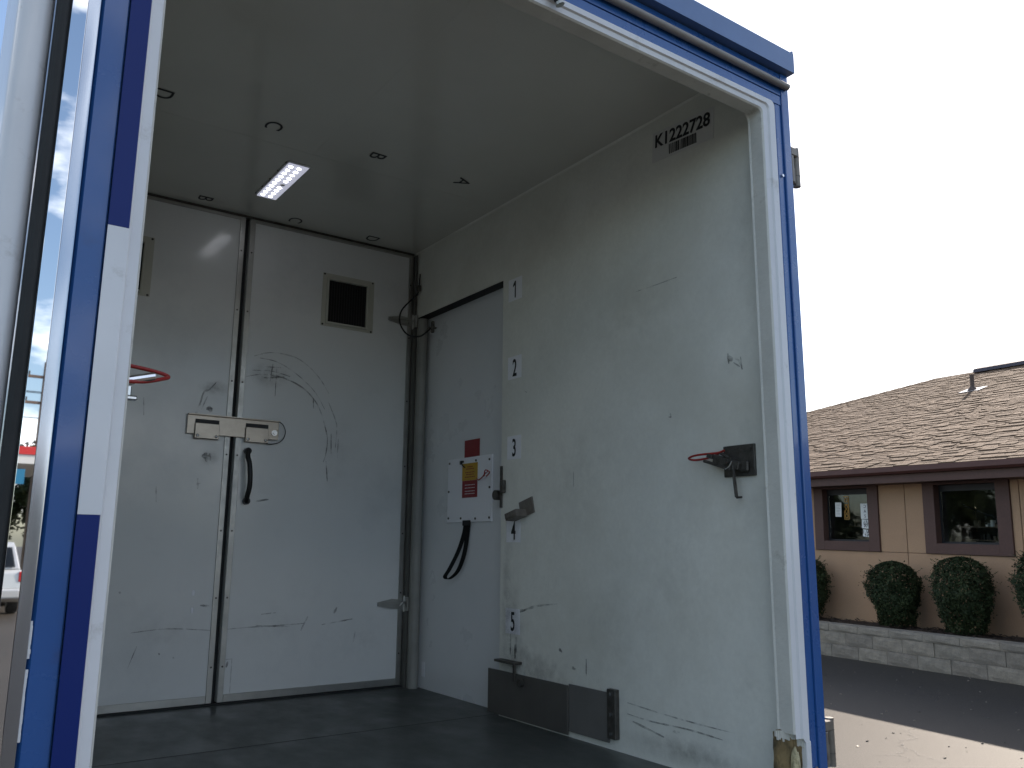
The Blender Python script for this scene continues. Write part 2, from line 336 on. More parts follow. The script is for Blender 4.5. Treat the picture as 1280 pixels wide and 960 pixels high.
# side door
bm = B(); box(bm, 2.166, 2.188, DY0+.001, DY1-.001, ZF-.05, DZ-.004); sd = part('side_door', bm, M['sdoor'])
bm = B(); box(bm, 2.111, 2.165, DY0+.002, DY1-.002, DZ-.0045, DZ-.001); part('header_seal', bm, M['rubber'])
bm = B(); box(bm, 2.150, 2.165, DY0+.004, DY0+.012, ZF, DZ-.006); part('door_seal', bm, M['rubber'], sd)
k = 2.166/2.11
bm = B(); box(bm, 2.158, 2.166, 3.136*k, 3.522*k, .100*k, .403*k, .0012, 1); ap = part('access_panel', bm, M['stick'], sd)
bm = B()
for y, z in [(3.507,.384),(3.382,.385),(3.269,.383),(3.155,.38),(3.509,.247),(3.152,.253),(3.508,.12),(3.394,.118),(3.268,.115),(3.152,.117)]:
    cyl(bm, (2.158, y*k, z*k), (2.1545, y*k, z*k), .0055, 10)
part('panel_screw', bm, M['dsteel'], sd)
def wq(name, y0, y1, z0, z1, X, m, par, th=.0012):
    o = quad(name, (X, (y0+y1)/2, (z0+z1)/2), (0,-1,0), (0,0,1), abs(y1-y0), z1-z0, m, par, th); shift(o); return o
wq('warning_label', 3.251*k, 3.383*k, .400*k, .486*k, 2.1655, M['red'], sd)['label'] = 'dark red label above the access panel'
yl = wq('warning_label', 3.254*k, 3.388*k, .293*k, .374*k, 2.1575, M['yellow'], sd); lab(yl, 'yellow warning label with small red print')
rl = wq('warning_label', 3.255*k, 3.386*k, .213*k, .2925*k, 2.1575, M['red'], sd); lab(rl, 'red label below the yellow one')
bm = B()
for i, (z, w) in enumerate([(.357,.05),(.347,.07),(.331,.085),(.321,.07),(.309,.09)]):
    for j in range(6):
        a = 3.321*k-w/2+w*j/6; box(bm, 2.1555, 2.1562, a, a+w/6*.7, z*k-.0022, z*k+.0022)
part('label_print', bm, M['red'], sd)
bm = B()
for z in (.272,.258,.243,.231):
    for j in range(7):
        a = 3.321*k-.045+.09*j/7; box(bm, 2.1555, 2.1562, a, a+.008, z*k-.0015, z*k+.0015)
part('label_print', bm, M['stick'], sd)
bm = B(); box(bm, 2.150, 2.156, 3.385*k, 3.405*k, .372*k, .390*k, .002, 1); tube(bm, smoothpts([(2.15,3.39*k,.38*k),(2.146,3.37*k,.365*k),(2.15,3.355*k,.355*k)]), .003, 6); part('label_clip', bm, M['plastic'], sd)
bm = B(); tube(bm, smoothpts([(2.152,3.255*k,.297*k),(2.135,3.21*k,.288*k),(2.13,3.17*k,.300*k),(2.125,3.145*k,.312*k),(2.11,3.10*k,.318*k)]), .0032, 6)
tube(bm, smoothpts([(2.118,3.14*k,.300*k),(2.11,3.12*k,.325*k),(2.12,3.10*k,.315*k),(2.115,3.12*k,.297*k)]), .0028, 6); part('tether_wire', bm, M['cable'], sd)
# strap handle (loop of webbing)
bm = B()
sp = smoothpts([(2.155,3.345*k,.100*k),(2.150,3.350*k,.05*k),(2.135,3.372*k,-.03*k),(2.118,3.422*k,-.115*k),(2.113,3.455*k,-.152*k),(2.125,3.44*k,-.163*k),(2.14,3.385*k,-.125*k),(2.148,3.345*k,-.05*k),(2.153,3.33*k,.03*k),(2.157,3.325*k,.098*k)], 5)
w = .022; prev = None
for p in sp:
    c = [bm.verts.new((p.x-a*.45*w, p.y+a*.9*w, p.z)) for a in (-.55,.55)]
    if prev: bm.faces.new((prev[0], c[0], c[1], prev[1]))
    prev = c
bmesh.ops.solidify(bm, geom=bm.faces, thickness=.004)
box(bm, 2.150, 2.160, 3.31*k, 3.37*k, .083*k, .108*k, .002, 1)
part('strap_handle', bm, M['rubber'], sd)
# lock strip on the door edge
bm = B(); box(bm, 2.103, 2.1095, 3.058, 3.074, .158, .342, .001, 1); box(bm, 2.092, 2.1095, 3.032, 3.060, .222, .278, .003, 1); cyl(bm, (2.095,3.10,.215),(2.15,3.10,.215),.022,14); part('door_lock', bm, M['dsteel'], rw)
# worn spot
o = quad('dent_mark', (2.1655, 3.728*k, -.62), (0,-1,0), (0,0,1), .03, .07, M['stick'], sd, .0015); shift(o)
# corner tube
bm = B(); cyl(bm, (2.128,3.868,ZF), (2.128,3.868,DZ-.012), .027, 24); ct = part('corner_tube', bm, M['tubeg'], smooth=True)
bm = B(); box(bm, 2.104, 2.1095, 3.894, 3.938, ZF, DZ); box(bm, 2.098, 2.1035, 3.90, 3.938, ZF, 1.57); part('corner_trim', bm, M['tubed'])
bm = B(); tube(bm, smoothpts([(2.100,3.866,1.45),(2.095,3.862,1.38),(2.09,3.866,1.335),(2.05,3.88,1.29),(1.99,3.86,1.22),(1.965,3.82,1.14),(1.99,3.78,1.075),(2.04,3.74,1.065),(2.085,3.73,1.10),(2.10,3.73,1.118)], 6), .0045, 8); part('retaining_cable', bm, M['plastic'])
bm = B(); cyl(bm, (2.165,3.79,1.14),(2.10,3.745,1.12),.006,8); cyl(bm,(2.112,3.728,1.12),(2.098,3.705,1.117),.012,10)
for s in (-1,1): box(bm, 2.09,2.105,3.695,3.715,1.117+(.004 if s>0 else -.032),1.117+(.032 if s>0 else -.004),.004,1)
cyl(bm,(2.098,3.866,1.355),(2.098,3.866,1.385),.010,8); part('wing_nut', bm, M['dsteel'])

# ---- two tall cargo doors at the far end
def cargo_door(x0, x1, label):
    bm = B(); box(bm, x0, x1, YB, YB+.04, -.703, 1.574, .002, 1)
    return part('cargo_door', bm, M['door'], label=label)
ld = cargo_door(XL+.008, 1.158, 'left leaf of the cargo doors, with the lock bar end on it')
rd = cargo_door(1.183, 2.094, 'right leaf of the cargo doors, with curved scuff marks and black handle')
def strip(par, x0, x1, z0, z1, th=.004): 
    bm = B(); box(bm, x0, x1, YB-th, YB-.0005, z0, z1, .0012, 1); part('edge_trim', bm, M['alu'], par)
for par, a, b in ((ld, XL+.008, 1.158), (rd, 1.183, 2.094)):
    strip(par, a+.026, b-.026, -.703, -.670); strip(par, a, a+.0255, -.703, 1.574, .0045); strip(par, b-.0255, b, -.703, 1.574, .0045); strip(par, a+.026, b-.026, 1.557, 1.574)
bm = B(); box(bm, 1.159, 1.182, YB+.03, YB+.038, -.705, 1.575); part('door_gasket', bm, M['rubber'])
bm = B(); box(bm, XL, XO1-.02, YB+.045, YB+.08, ZF-.1, ZC-.003); part('front_bulkhead', bm, M['dark'])
bm = B(); box(bm, XL, XR-.012, YB-.004, YB-.001, 1.5755, ZC-.0005); part('head_trim', bm, M['dsteel'])
bm = B(); box(bm, XL, XR-.012, YB-.012, YB+.03, ZF+.0005, -.7045); part('door_sill', bm, M['rubber'])
# trim screws
for par, x in ((ld, 1.146), (rd, 1.196), (rd, 2.081)):
    bm = B()
    for z in (-.55,-.25,.05,.40,.75,1.1,1.4): cyl(bm, (x,YB-.0045,z),(x,YB-.0062,z),.0045,8)
    part('trim_screw', bm, M['dsteel'], par)
def vent(par, x0):
    x1 = x0+.290; z0, z1 = 1.093, 1.375; ix0, ix1, iz0, iz1 = x0+.030, x1-.045, z0+.022, z1-.036
    bm = B(); box(bm, x0, ix0, YB-.004, YB-.0006, z0, z1); box(bm, ix1, x1, YB-.004, YB-.0006, z0, z1); box(bm, ix0, ix1, YB-.0041, YB-.0006, z0, iz0); box(bm, ix0, ix1, YB-.0041, YB-.0006, iz1, z1)
    t = .009
    for a, b, c, d in ((ix0-t, ix0, iz0-t, iz1+t), (ix1, ix1+t, iz0-t, iz1+t), (ix0, ix1, iz0-t, iz0), (ix0, ix1, iz1, iz1+t)): box(bm, a, b, YB-.020, YB-.0042, c, d, .0015, 1)
    f = part('vent_frame', bm, M['ventp'], par)
    bm = B(); box(bm, ix0, ix1, YB-.0035, YB-.0007, iz0, iz1); part('vent_mesh', bm, M['dark'], par)
    bm = B()
    for i in range(15):
        x = ix0+(ix1-ix0)*(i+.5)/15; box(bm, x-.002, x+.002, YB-.0055, YB-.0036, iz0, iz1)
    part('vent_louvre', bm, M['print'], par)
    bm = B()
    for x, z in ((x0+.008,z1-.006),(x1-.010,z1-.008),(x0+.008,z0+.008),(x1-.010,z0+.006)): cyl(bm, (x,YB-.004,z),(x,YB-.006,z),.0055,8)
    part('vent_screw', bm, M['dsteel'], par)
vent(rd, 1.573); vent(ld, .459)
# hinges of the right leaf
for z, dz in ((1.19, 1), (-.305, -1)):
    bm = B()
    prism(bm, [(1.952, z-.008), (1.952, z+.010), (2.03, z+.026), (2.098, z+.020), (2.098, z-.026), (2.03, z-.022)], 'y', YB-.012, YB-.0048)
    for s in (-.010, 0, .010): prism(bm, [(1.972, z+s*.7-.002), (1.972, z+s*.7+.002), (2.085, z+s*1.6+.003), (2.085, z+s*1.6-.003)], 'y', YB-.017, YB-.012)
    cyl(bm, (2.098, YB-.014, z-.040), (2.098, YB-.014, z+.040), .0075, 12)
    box(bm, 2.096, 2.1095, YB-.055, YB-.016, z-.034, z+.034, .002, 1)
    tube(bm, [(2.07,YB-.018,z-.012),(2.088,YB-.022,z+.006),(2.104,YB-.05,z+.018)], .005, 6)
    part('door_hinge', bm, M['steel'], rd)
# lock bar across the gap
bm = B(); box(bm, .956, 1.384, YB-.016, YB-.012, .484, .572, .0015, 1); box(bm, .956, 1.384, YB-.034, YB-.0165, .5715, .5755)
lb = part('lock_bar', bm, M['stain'])
for x0, par in ((.990, ld), (1.222, rd)):
    bm = B(); x1 = x0+.110
    box(bm, x0, x1, YB-.026, YB-.022, .464, .535, .002, 1); box(bm, x0, x1, YB-.0215, YB-.006, .464, .480)
    part('keeper_bracket', bm, M['stain'], lb)
    bm = B(); box(bm, x0+.001, x1-.001, YB-.0185, YB-.0165, .5355, .5535); part('keeper_slot', bm, M['print'], lb)
    bm = B()
    for x in (x0+.013, x1-.013):
        bmesh.ops.create_uvsphere(bm, u_segments=12, v_segments=6, radius=.0075, matrix=Matrix.Translation((x, YB-.027, .477)) @ Matrix.Diagonal((1,.6,1,1)))
    part('rivet', bm, M['bolt'], lb, True)
bm = B(); cyl(bm, (1.362,YB-.016,.517),(1.362,YB-.021,.517),.014,12); cyl(bm, (1.362,YB-.021,.517),(1.362,YB-.027,.517),.008,6); part('bar_bolt', bm, M['bolt'], lb)
bm = B(); tube(bm, smoothpts([(1.375,YB-.03,.574),(1.402,YB-.02,.560),(1.417,YB-.016,.528),(1.408,YB-.016,.492),(1.385,YB-.014,.472),(1.352,YB-.014,.463),(1.325,YB-.02,.462)]), .0022, 6); part('wire_loop', bm, M['plastic'], lb)
# pull handle
bm = B()
tube(bm, smoothpts([(1.241,YB-.020,.425),(1.236,YB-.038,.395),(1.243,YB-.048,.36),(1.248,YB-.054,.30),(1.249,YB-.050,.25),(1.246,YB-.036,.21),(1.250,YB-.018,.185)]), .0115, 10)
for x, z in ((1.241,.422),(1.250,.188)): cyl(bm, (x,YB-.006,z),(x,YB-.024,z),.0165,14)
ph = part('pull_handle', bm, M['plastic'], rd, True)
bm = B()
for x, z in ((1.241,.421),(1.250,.189)): bmesh.ops.create_uvsphere(bm, u_segments=12, v_segments=6, radius=.008, matrix=Matrix.Translation((x, YB-.025, z)) @ Matrix.Diagonal((1,.6,1,1)))
part('handle_screw', bm, M['bolt'], rd, True)
# scuffs and smudges on the doors
def scuff(par, strokes, m='scuff', off=.0008):
    bm = B()
    for pts, w in strokes:
        if len(pts) > 2: pts = smoothpts([(x, YB-off, z) for x, z in pts], 5)
        else:
            a, b = pts; pts = [(a[0]+(b[0]-a[0])*i/6, YB-off, a[1]+(b[1]-a[1])*i/6) for i in range(7)]
        ribbon(bm, pts, w, (0,1,0))
    part('scuff_mark', bm, M[m], par)
arc1 = [(1.195,.773),(1.229,.785),(1.287,.8),(1.358,.801),(1.432,.786),(1.505,.753),(1.562,.703),(1.599,.645),(1.634,.547),(1.642,.50),(1.636,.43),(1.625,.395)]
arc0 = [(1.246,.886),(1.311,.911),(1.379,.916),(1.462,.903),(1.532,.863),(1.590,.809),(1.637,.744)]
arc00 = [(1.637,.70),(1.676,.62),(1.689,.57),(1.686,.47)]
arc2 = [(1.273,.880),(1.353,.873),(1.43,.842),(1.51,.79),(1.57,.735),(1.62,.66)]
scuff(rd, [(arc1,.0075),([(1.24,.815),(1.34,.822),(1.43,.806)],.005),(arc0,.006),(arc00,.005),(arc2,.0045),([(1.64,.40),(1.652,.30)],.008),([(1.66,.54),(1.665,.44)],.006),([(1.70,.52),(1.70,.42)],.004),
           ([(1.33,.77),(1.34,.86)],.006),([(1.36,.70),(1.36,.84)],.004),([(1.30,.84),(1.38,.845)],.006),([(1.30,.785),(1.40,.80)],.01),([(1.556,.71),(1.56,.66)],.006),
           ([(1.339,-.379),(1.42,-.384),(1.57,-.380)],.006),([(1.556,-.412),(1.572,-.38),(1.588,-.347)],.008),([(1.19,-.39),(1.34,-.385),(1.50,-.392)],.004),([(1.66,-.39),(1.78,-.375),(1.82,-.37)],.006),([(1.72,-.34),(1.735,-.31)],.012),([(1.36,-.33),(1.43,-.325)],.006),([(1.83,-.48),(1.838,-.43)],.006),
           ([(1.20,-.522),(1.240,-.520)],.004),([(1.238,-.522),(1.238,-.682)],.005),([(1.215,-.555),(1.22,-.53)],.012),([(1.30,.19),(1.36,.20)],.01),([(1.183,.95),(1.20,.952)],.012),([(1.183,.90),(1.195,.902)],.008)])
scuff(ld, [([(1.075,.735),(1.047,.697),(1.023,.683),(1.009,.625),(.988,.56),(.975,.54)],.009),([(1.040,.665),(1.018,.60)],.007),([(1.040,.608),(1.068,.604)],.024),([(1.05,.620),(1.062,.592)],.018),([(1.036,.388),(1.078,.378)],.022),([(1.05,.402),(1.062,.362)],.02),([(1.07,.40),(1.075,.365)],.01),
           ([(1.026,.285),(1.029,.235)],.008),([(1.018,.255),(1.04,.262)],.006),([(.765,.63),(.772,.55)],.004),([(.85,.24),(.856,.17)],.005),([(.80,-.385),(.95,-.375),(1.13,-.39)],.005),([(.74,-.22),(.745,-.213)],.010),([(1.08,-.28),(1.12,-.285)],.010),([(.83,-.44),(.80,-.53)],.004),([(.98,-.50),(.986,-.497)],.01),([(.92,-.48),(.925,-.477)],.009)])
for par, x, z, w, h in ((ld,1.085,.695,.20,.14),(rd,1.345,.80,.24,.22),(rd,1.40,-.40,.5,.16),(ld,.95,-.39,.45,.22),(ld,1.06,.385,.12,.10),(rd,1.70,.45,.3,.5),(rd,1.9,-.45,.3,.3)):
    shift(quad('grime_patch', (x, YB-.0014, z), (1,0,0), (0,0,1), w, h, M['smudge'], par, .0002))
bm = B()
for z in (-.225, -.30): box(bm, 1.04, 1.052, YB-.003, YB-.0008, z-.012, z+.012, .003, 1)
part('chip_mark', bm, M['stick'], ld)

# ---- marks on the right wall
RT, UP = (0,-1,0), (0,0,1)
for n, z in zip('12345', (1.143,.778,.418,.060,-.320)):
    s = quad('number_sticker', (XR-.0004, 2.974, z), RT, UP, .104, .104, M['stick'], None, .001); shift(s, 'white sticker with the number ' + n)
    if n == '1':
        bm = B(); prism(bm, [(2.972-.004, z-.040), (2.972+.004, z-.040), (2.972+.004, z+.020), (2.972+.018, z+.012), (2.972+.018, z+.021), (2.972+.004, z+.039), (2.972-.004, z+.039)], 'x', XR-.0026, XR-.0018); part('numeral', bm, M['print'], s); continue
    t = text('numeral', n, (XR-.0018, 2.972, z-.001), RT, UP, .079, M['print'], s, xs=.60, bold=.014); [setattr(v, 'co', v.co-T0) for v in t.data.vertices]
s = quad('barcode_sticker', (XR-.0004, 1.935, 1.462), (0,-1,-.07), (0,-.07,1), .30, .118, M['stickg'], None, .001); shift(s, 'white sticker with K1222728 over a barcode')
t = text('sticker_text', 'K1222728', (XR-.0018, 1.934, 1.482), (0,-1,-.07), (0,-.07,1), .052, M['print'], s, xs=.95, bold=.024); [setattr(v, 'co', v.co-T0) for v in t.data.vertices]
bm = B(); y = 2.0; rr = random.Random(5)
while y > 1.868:
    w = rr.choice((.0022,.0022,.0045,.0065)); box(bm, XR-.0024, XR-.0016, y-w, y, 1.412+(1.93-y)*-.07, 1.450+(1.93-y)*-.07); y -= w+rr.choice((.002,.002,.004))
part('barcode', bm, M['print'], s)
def rscuff(strokes):
    bm = B()
    for pts, w in strokes:
        pts = [(XR-.0008, y, z) for y, z in pts]
        if len(pts) > 2: pts = smoothpts(pts, 5)
        else: pts = [Vector(pts[0]).lerp(Vector(pts[1]), i/6) for i in range(7)]
        ribbon(bm, pts, w, (1,0,0))
    part('scuff_mark', bm, M['scuff'], rw)
rscuff([([(2.199,.936),(2.086,.936),(1.982,.938)],.004),([(2.934,-.283),(2.866,-.262),(2.784,-.244),(2.669,-.231)],.010),([(2.95,-.28),(2.90,-.27)],.016),([(1.767,.609),(1.748,.594)],.016),([(1.767,.620),(1.764,.585)],.008),([(1.74,.60),(1.719,.584),(1.711,.557)],.008),([(1.745,.586),(1.72,.568)],.006),([(1.716,.60),(1.712,.56)],.006),
        ([(2.040,.442),(2.026,.440)],.006),([(2.032,.455),(2.028,.44)],.006),([(2.565,.285),(2.565,.225)],.004),([(2.496,-.42),(2.497,-.50)],.006),([(2.58,-.46),(2.56,-.465)],.012),([(2.66,-.40),(2.64,-.41)],.012),([(2.275,-.542),(2.136,-.551),(1.951,-.558),(1.80,-.56)],.005),([(2.278,-.579),(2.156,-.585),(1.993,-.582),(1.85,-.588)],.006),([(2.25,-.60),(2.10,-.625)],.008),([(2.06,-.60),(2.03,-.597)],.01),([(2.95,-.38),(2.955,-.47)],.018),([(2.99,-.36),(2.99,-.46)],.010),([(2.9,.66),(2.88,.65)],.004)])
for y, z, w, h in ((1.70,.34,.16,.35),(1.70,.10,.18,.3),(2.90,-.42,.35,.30),(2.6,-.46,.6,.2),(1.76,.585,.12,.10),(1.9,-.62,.6,.16),(1.73,-.45,.16,.4),(2.35,-.3,.5,.5),(2.5,.3,.8,.6),(2.2,.85,.7,.4),(1.68,1.0,.12,.5),(2.99,-.1,.16,.5),(2.0,-.1,.5,.7)):
    shift(quad('grime_patch', (XR-.0012, y, z), RT, UP, w, h, M['smudge'], rw, .0002))
# kick plates
for y, z, w, h in ((2.985,-.36,.20,.42),(2.80,-.50,.55,.16),(2.96,-.475,.26,.14),(2.0,-.66,.7,.10),(3.02,-.25,.08,.6)):
    shift(quad('grime_patch', (XR-.0013, y, z), RT, UP, w, h, M['grime'], rw, .0002))
for x, z, w, h, par in ((1.32,.80,.22,.13,rd),(1.065,.71,.16,.07,ld),(1.07,.38,.09,.07,ld)):
    shift(quad('grime_patch', (x, YB-.0016, z), (1,0,0), (0,0,1), w, h, M['grime'], par, .0002))
bm = B(); box(bm, 2.094, 2.100, 2.590, 3.135, -.704, -.526, .001, 1); box(bm, 2.098, 2.1065, 2.60, 3.06, -.64, -.56); part('kick_plate', bm, M['plate'], label='darker plate, nearer the side door')
bm = B(); box(bm, 2.098, 2.1035, 2.362, 2.588, -.690, -.520, .001, 1); part('kick_plate', bm, M['plate2'], label='second plate next to the bolt strip')
bm = B(); box(bm, 2.088, 2.1095, 2.316, 2.361, -.672, -.505, .002, 1); bs = part('bolt_strip', bm, M['dsteel'])
bm = B()
for z in (-.520,-.590,-.655): cyl(bm, (2.088,2.338,z),(2.084,2.338,z),.006,8)
part('bolt_head', bm, M['bolt'], bs)
bm = B(); box(bm, 2.070, 2.1095, 2.905, 3.055, -.488, -.478, .001, 1); box(bm, 2.070, 2.078, 2.905, 2.918, -.555, -.4885, .001, 1); cyl(bm, (2.09,2.88,-.555),(2.075,2.88,-.555),.016,12); part('floor_latch', bm, M['dsteel'])
# tilted tie bracket
mt = Matrix.Translation((XR-.004, 2.872, .150)) @ Matrix.Rotation(math.radians(-14), 4, 'X')
bm = B(); box(bm, -.004, .003, -.048, .048, -.030, .038, .001, 1, mt); box(bm, -.060, -.004, .000, .006, -.034, -.004, .001, 1, mt); box(bm, -.058, -.004, .0065, .085, -.034, -.028, .001, 1, mt); box(bm, -.060, -.054, .0065, .085, -.0275, -.004, .001, 1, mt)
part('tie_bracket', bm, M['hinge'])
# latch assembly by the opening, right wall
bm = B(); box(bm, 2.100, 2.1095, 1.672, 1.795, .216, .315, .0015, 1); lt = part('latch_plate', bm, M['dsteel'])
bm = B()
mt = Matrix.Translation((2.085, 1.765, .262)) @ Matrix.Rotation(math.radians(18), 4, 'X')
box(bm, -.014, .012, -.055, .052, -.014, .012, .003, 1, mt); box(bm, -.020, -.015, -.03, .085, -.022, -.012, .002, 1, mt); box(bm, -.020, .0, .052, .075, -.004, .010, .002, 1, mt)
cyl(bm, (2.072,1.752,.262),(2.10,1.752,.262),.014,12); cyl(bm, (2.06,1.752,.262),(2.075,1.752,.262),.008,10)
box(bm, 2.088, 2.0995, 1.69, 1.73, .228, .262, .004, 1)
cyl(bm,(2.096,1.685,.30),(2.100,1.685,.30),.006,8)
part('latch_body', bm, M['dsteel'], lt)
bm = B(); tube(bm, [(2.082,1.742,.252),(2.078,1.735,.20),(2.076,1.728,.150)], .0055, 8); tube(bm, [(2.074,1.735,.25),(2.070,1.729,.20),(2.069,1.722,.152)], .004, 6); tube(bm, [(2.076,1.728,.148),(2.076,1.708,.149)], .0035, 6); part('latch_rod', bm, M['dsteel'], lt)
bm = B(); tube(bm, smoothpts([(2.074,1.775,.250),(2.068,1.760,.240),(2.066,1.742,.246),(2.07,1.735,.262)]), .0035, 6); part('latch_spring', bm, M['bolt'], lt)
bm = B(); tube(bm, smoothpts([(2.082,1.775,.300),(2.080,1.800,.294),(2.064,1.850,.292),(2.060,1.888,.289),(2.066,1.912,.283),(2.085,1.905,.279),(2.096,1.870,.281),(2.098,1.830,.288),(2.090,1.800,.294)]), .0036, 8); part('red_cable_loop', bm, M['cable'], lt, True)
bm = B(); tube(bm, [(2.084,1.79,.292),(2.080,1.755,.274)], .0055, 8); part('cable_clip', bm, M['dsteel'], lt)
# matching latch behind the left jamb, only its loop and bar reach into view
bm = B(); box(bm, XL+.0005, XL+.010, 1.69, 1.83, .26, .37, .0015, 1); l2 = part('latch_plate', bm, M['dsteel'])
bm = B(); tube(bm, smoothpts([(.27,1.84,.370),(.31,1.85,.362),(.36,1.86,.358),(.395,1.868,.354),(.408,1.865,.347),(.385,1.835,.335),(.35,1.81,.322),(.31,1.79,.315),(.27,1.78,.305)]), .0042, 8); part('red_cable_loop', bm, M['cable'], l2, True)
bm = B(); tube(bm, [(.25,1.79,.300),(.31,1.80,.318),(.368,1.812,.336)], .0085, 10); tube(bm, [(.25,1.79,.29),(.33,1.805,.318)], .004, 8); part('latch_bar', bm, M['chrome'], l2)
bm = B(); cyl(bm, (.312,1.785,.286),(.312,1.785,.304),.011,8); box(bm,.27,.334,1.775,1.79,.276,.286,.003,1); part('latch_nut', bm, M['bolt'], l2)

# ---- ceiling letters and lamp
for s, x, y in (('A',1.817,2.971),('B',1.396,2.970),('C',.957,2.973),('D',.549,2.981),('B',.936,3.847),('C',1.380,3.851),('D',1.801,3.857)):
    t = text('ceiling_letter', s, (x, y, ZC-.0006), (0,1,0), (1,0,0), .066, M['print'], None, xs=1.1, bold=.0); shift(t, 'black letter %s on the ceiling, %s row' % (s, 'nearer' if y < 3 else 'farther'))
bm = B(); box(bm, 1.108, 1.208, 3.228, 3.652, ZC-.008, ZC-.0004, .003, 2); lamp = part('ceiling_lamp', bm, M['stick'])
bm = B(); box(bm, 1.113, 1.203, 3.234, 3.646, ZC-.011, ZC-.0082, .001, 1); part('lamp_lens', bm, M['lens'], lamp)
bm = B()
for i in range(10):
    for x in (1.132, 1.168):
        y = 3.262+i*.0395
        if i == 5 and x > 1.15: continue
        bmesh.ops.create_uvsphere(bm, u_segments=10, v_segments=6, radius=.0092, matrix=Matrix.Translation((x, y, ZC-.0112)) @ Matrix.Diagonal((1,1,.4,1)))
part('led', bm, M['led'], lamp, True)
bm = B(); cyl(bm, (1.168,3.459,ZC-.0112),(1.168,3.459,ZC-.0135),.010,12); part('lamp_sensor', bm, M['steel'], lamp)
bm = B()
for y in (3.25,3.35,3.45,3.55,3.64):
    for x in (1.107,1.209): box(bm, x-.003, x+.003, y-.004, y+.004, ZC-.004, ZC-.0003)
part('lamp_clip', bm, M['print'], lamp)
bm = B(); box(bm, XL, XR, 3.118, 3.1205, ZC-.0007, ZC-.0002); box(bm, 1.17,1.1715,1.63,3.118,ZC-.0007,ZC-.0002); part('ceiling_seam', bm, M['ceil'])

# ---- rear opening trim (rounded upper corners)
IX0, IX1, IZ = .276, 2.066, 1.382
def ring(x0, x1, z1, r, zb, n=8):
    P = [(x0, zb)]
    P += [(x0+r-r*math.cos(t), z1-r+r*math.sin(t)) for t in [PI/2*i/n for i in range(n+1)]]
    P += [(x1-r+r*math.sin(t), z1-r+r*math.cos(t)) for t in [PI/2*i/n for i in range(n+1)]]
    P += [(x1, zb)]; return P
def loft(bm, profs, closed_ring=True):
    rows = [[bm.verts.new((x, y, z)) for x, z in P] for P, y in profs]
    for i in range(len(rows)-1):
        A, Bq = rows[i], rows[i+1]
        for k in range(len(A)-1): bm.faces.new((A[k], A[k+1], Bq[k+1], Bq[k]))
    return rows
ZB = -.515
bm = B()
# inner reveal: from the wall, chamfering on to the lip, then a white face and its outer bead
loft(bm, [(ring(XL-.006, XR+.006, ZC-.01, .05, ZB), YF+.068), (ring(IX0+.003, IX1-.003, IZ+.003, .030, ZB), YF+.056), (ring(IX0, IX1, IZ, .022, ZB), YF+.050), (ring(IX0, IX1, IZ, .016, ZB), YF+.006), (ring(IX0-.004, IX1+.004, IZ+.004, .016, ZB), YF+.001)])
part('opening_reveal', bm, M['trim'], smooth=False)
bm = B()
loft(bm, [(ring(IX0-.0042, IX1+.0042, IZ+.0042, .016, ZF-.06), YF+.001), (ring(IX0-.022, IX1+.022, IZ+.018, .018, ZF-.06), YF-.002), (ring(IX0-.026, IX1+.026, IZ+.021, .018, ZF-.06), YF-.008), (ring(IX0-.050, IX1+.050, IZ+.036, .018, ZF-.06), YF-.010), (ring(IX0-.056, IX1+.056, IZ+.039, .018, ZF-.06), YF+.004), (ring(IX0-.058, IX1+.058, IZ+.040, .018, ZF-.06), YF+.03)])
for v in bm.verts:
    if v.co.x > 1.5 and v.co.z < -.6: v.co.z = ZB-.012-.05*max(0, v.co.x-2.095)/.03
box(bm, 2.1015, 2.1235, YF-.0095, YF+.03, ZF-.06, ZB-.02, .002, 1)
part('opening_frame', bm, M['white'])
# broken lower right corner: split plywood and foam
bm = B(); bmesh.ops.create_grid(bm, x_segments=8, y_segments=16, size=.5)
for v in bm.verts:
    u, w_ = v.co.x+.5, v.co.y+.5
    x = 2.050+u*.052; z = ZF-.03+w_*(ZB-ZF+.035)
    y = YF+.062-u*.060 + .010*noise.noise(Vector((x*60, z*25, 3))) + .010*(1-w_)
    v.co = (x, y, z + .008*noise.noise(Vector((x*90, 2, 1))))
part('split_wood', bm, M['wood'])
bm = B()
bmesh.ops.create_icosphere(bm, subdivisions=3, radius=1)
for v in bm.verts:
    n_ = noise.noise(v.co*2.2); v.co = Vector((2.080+v.co.x*.013, YF+.014+v.co.y*.014, -.61+v.co.z*.058)) * 1 + Vector((.006*n_, .004*n_, .01*n_))
part('exposed_foam', bm, M['cream'])
bm = B(); box(bm, 2.085, 2.122, YF+.02, YF+.066, ZF-.1, ZB+.0); part('jamb_core', bm, M['wood'])
bm = B()
for i in range(16):                          # ragged lower edge of the reveal
    a = 2.052+i*.0032; h = .012+.02*abs(noise.noise(Vector((i*.37, 4, 1))))+ (.02 if i > 11 else 0); yy = YF+.056-(i/15)*.056
    box(bm, a, a+.0034, yy-.003, yy+.003, ZB-h, ZB+.004)
part('ragged_edge', bm, M['trim'])
bm = B(); box(bm, XO0+.01, XO1-.01, YF+.005, YF+.068, ZF-.22, ZF-.001, .004, 1); part('rear_sill', bm, M['alu'])
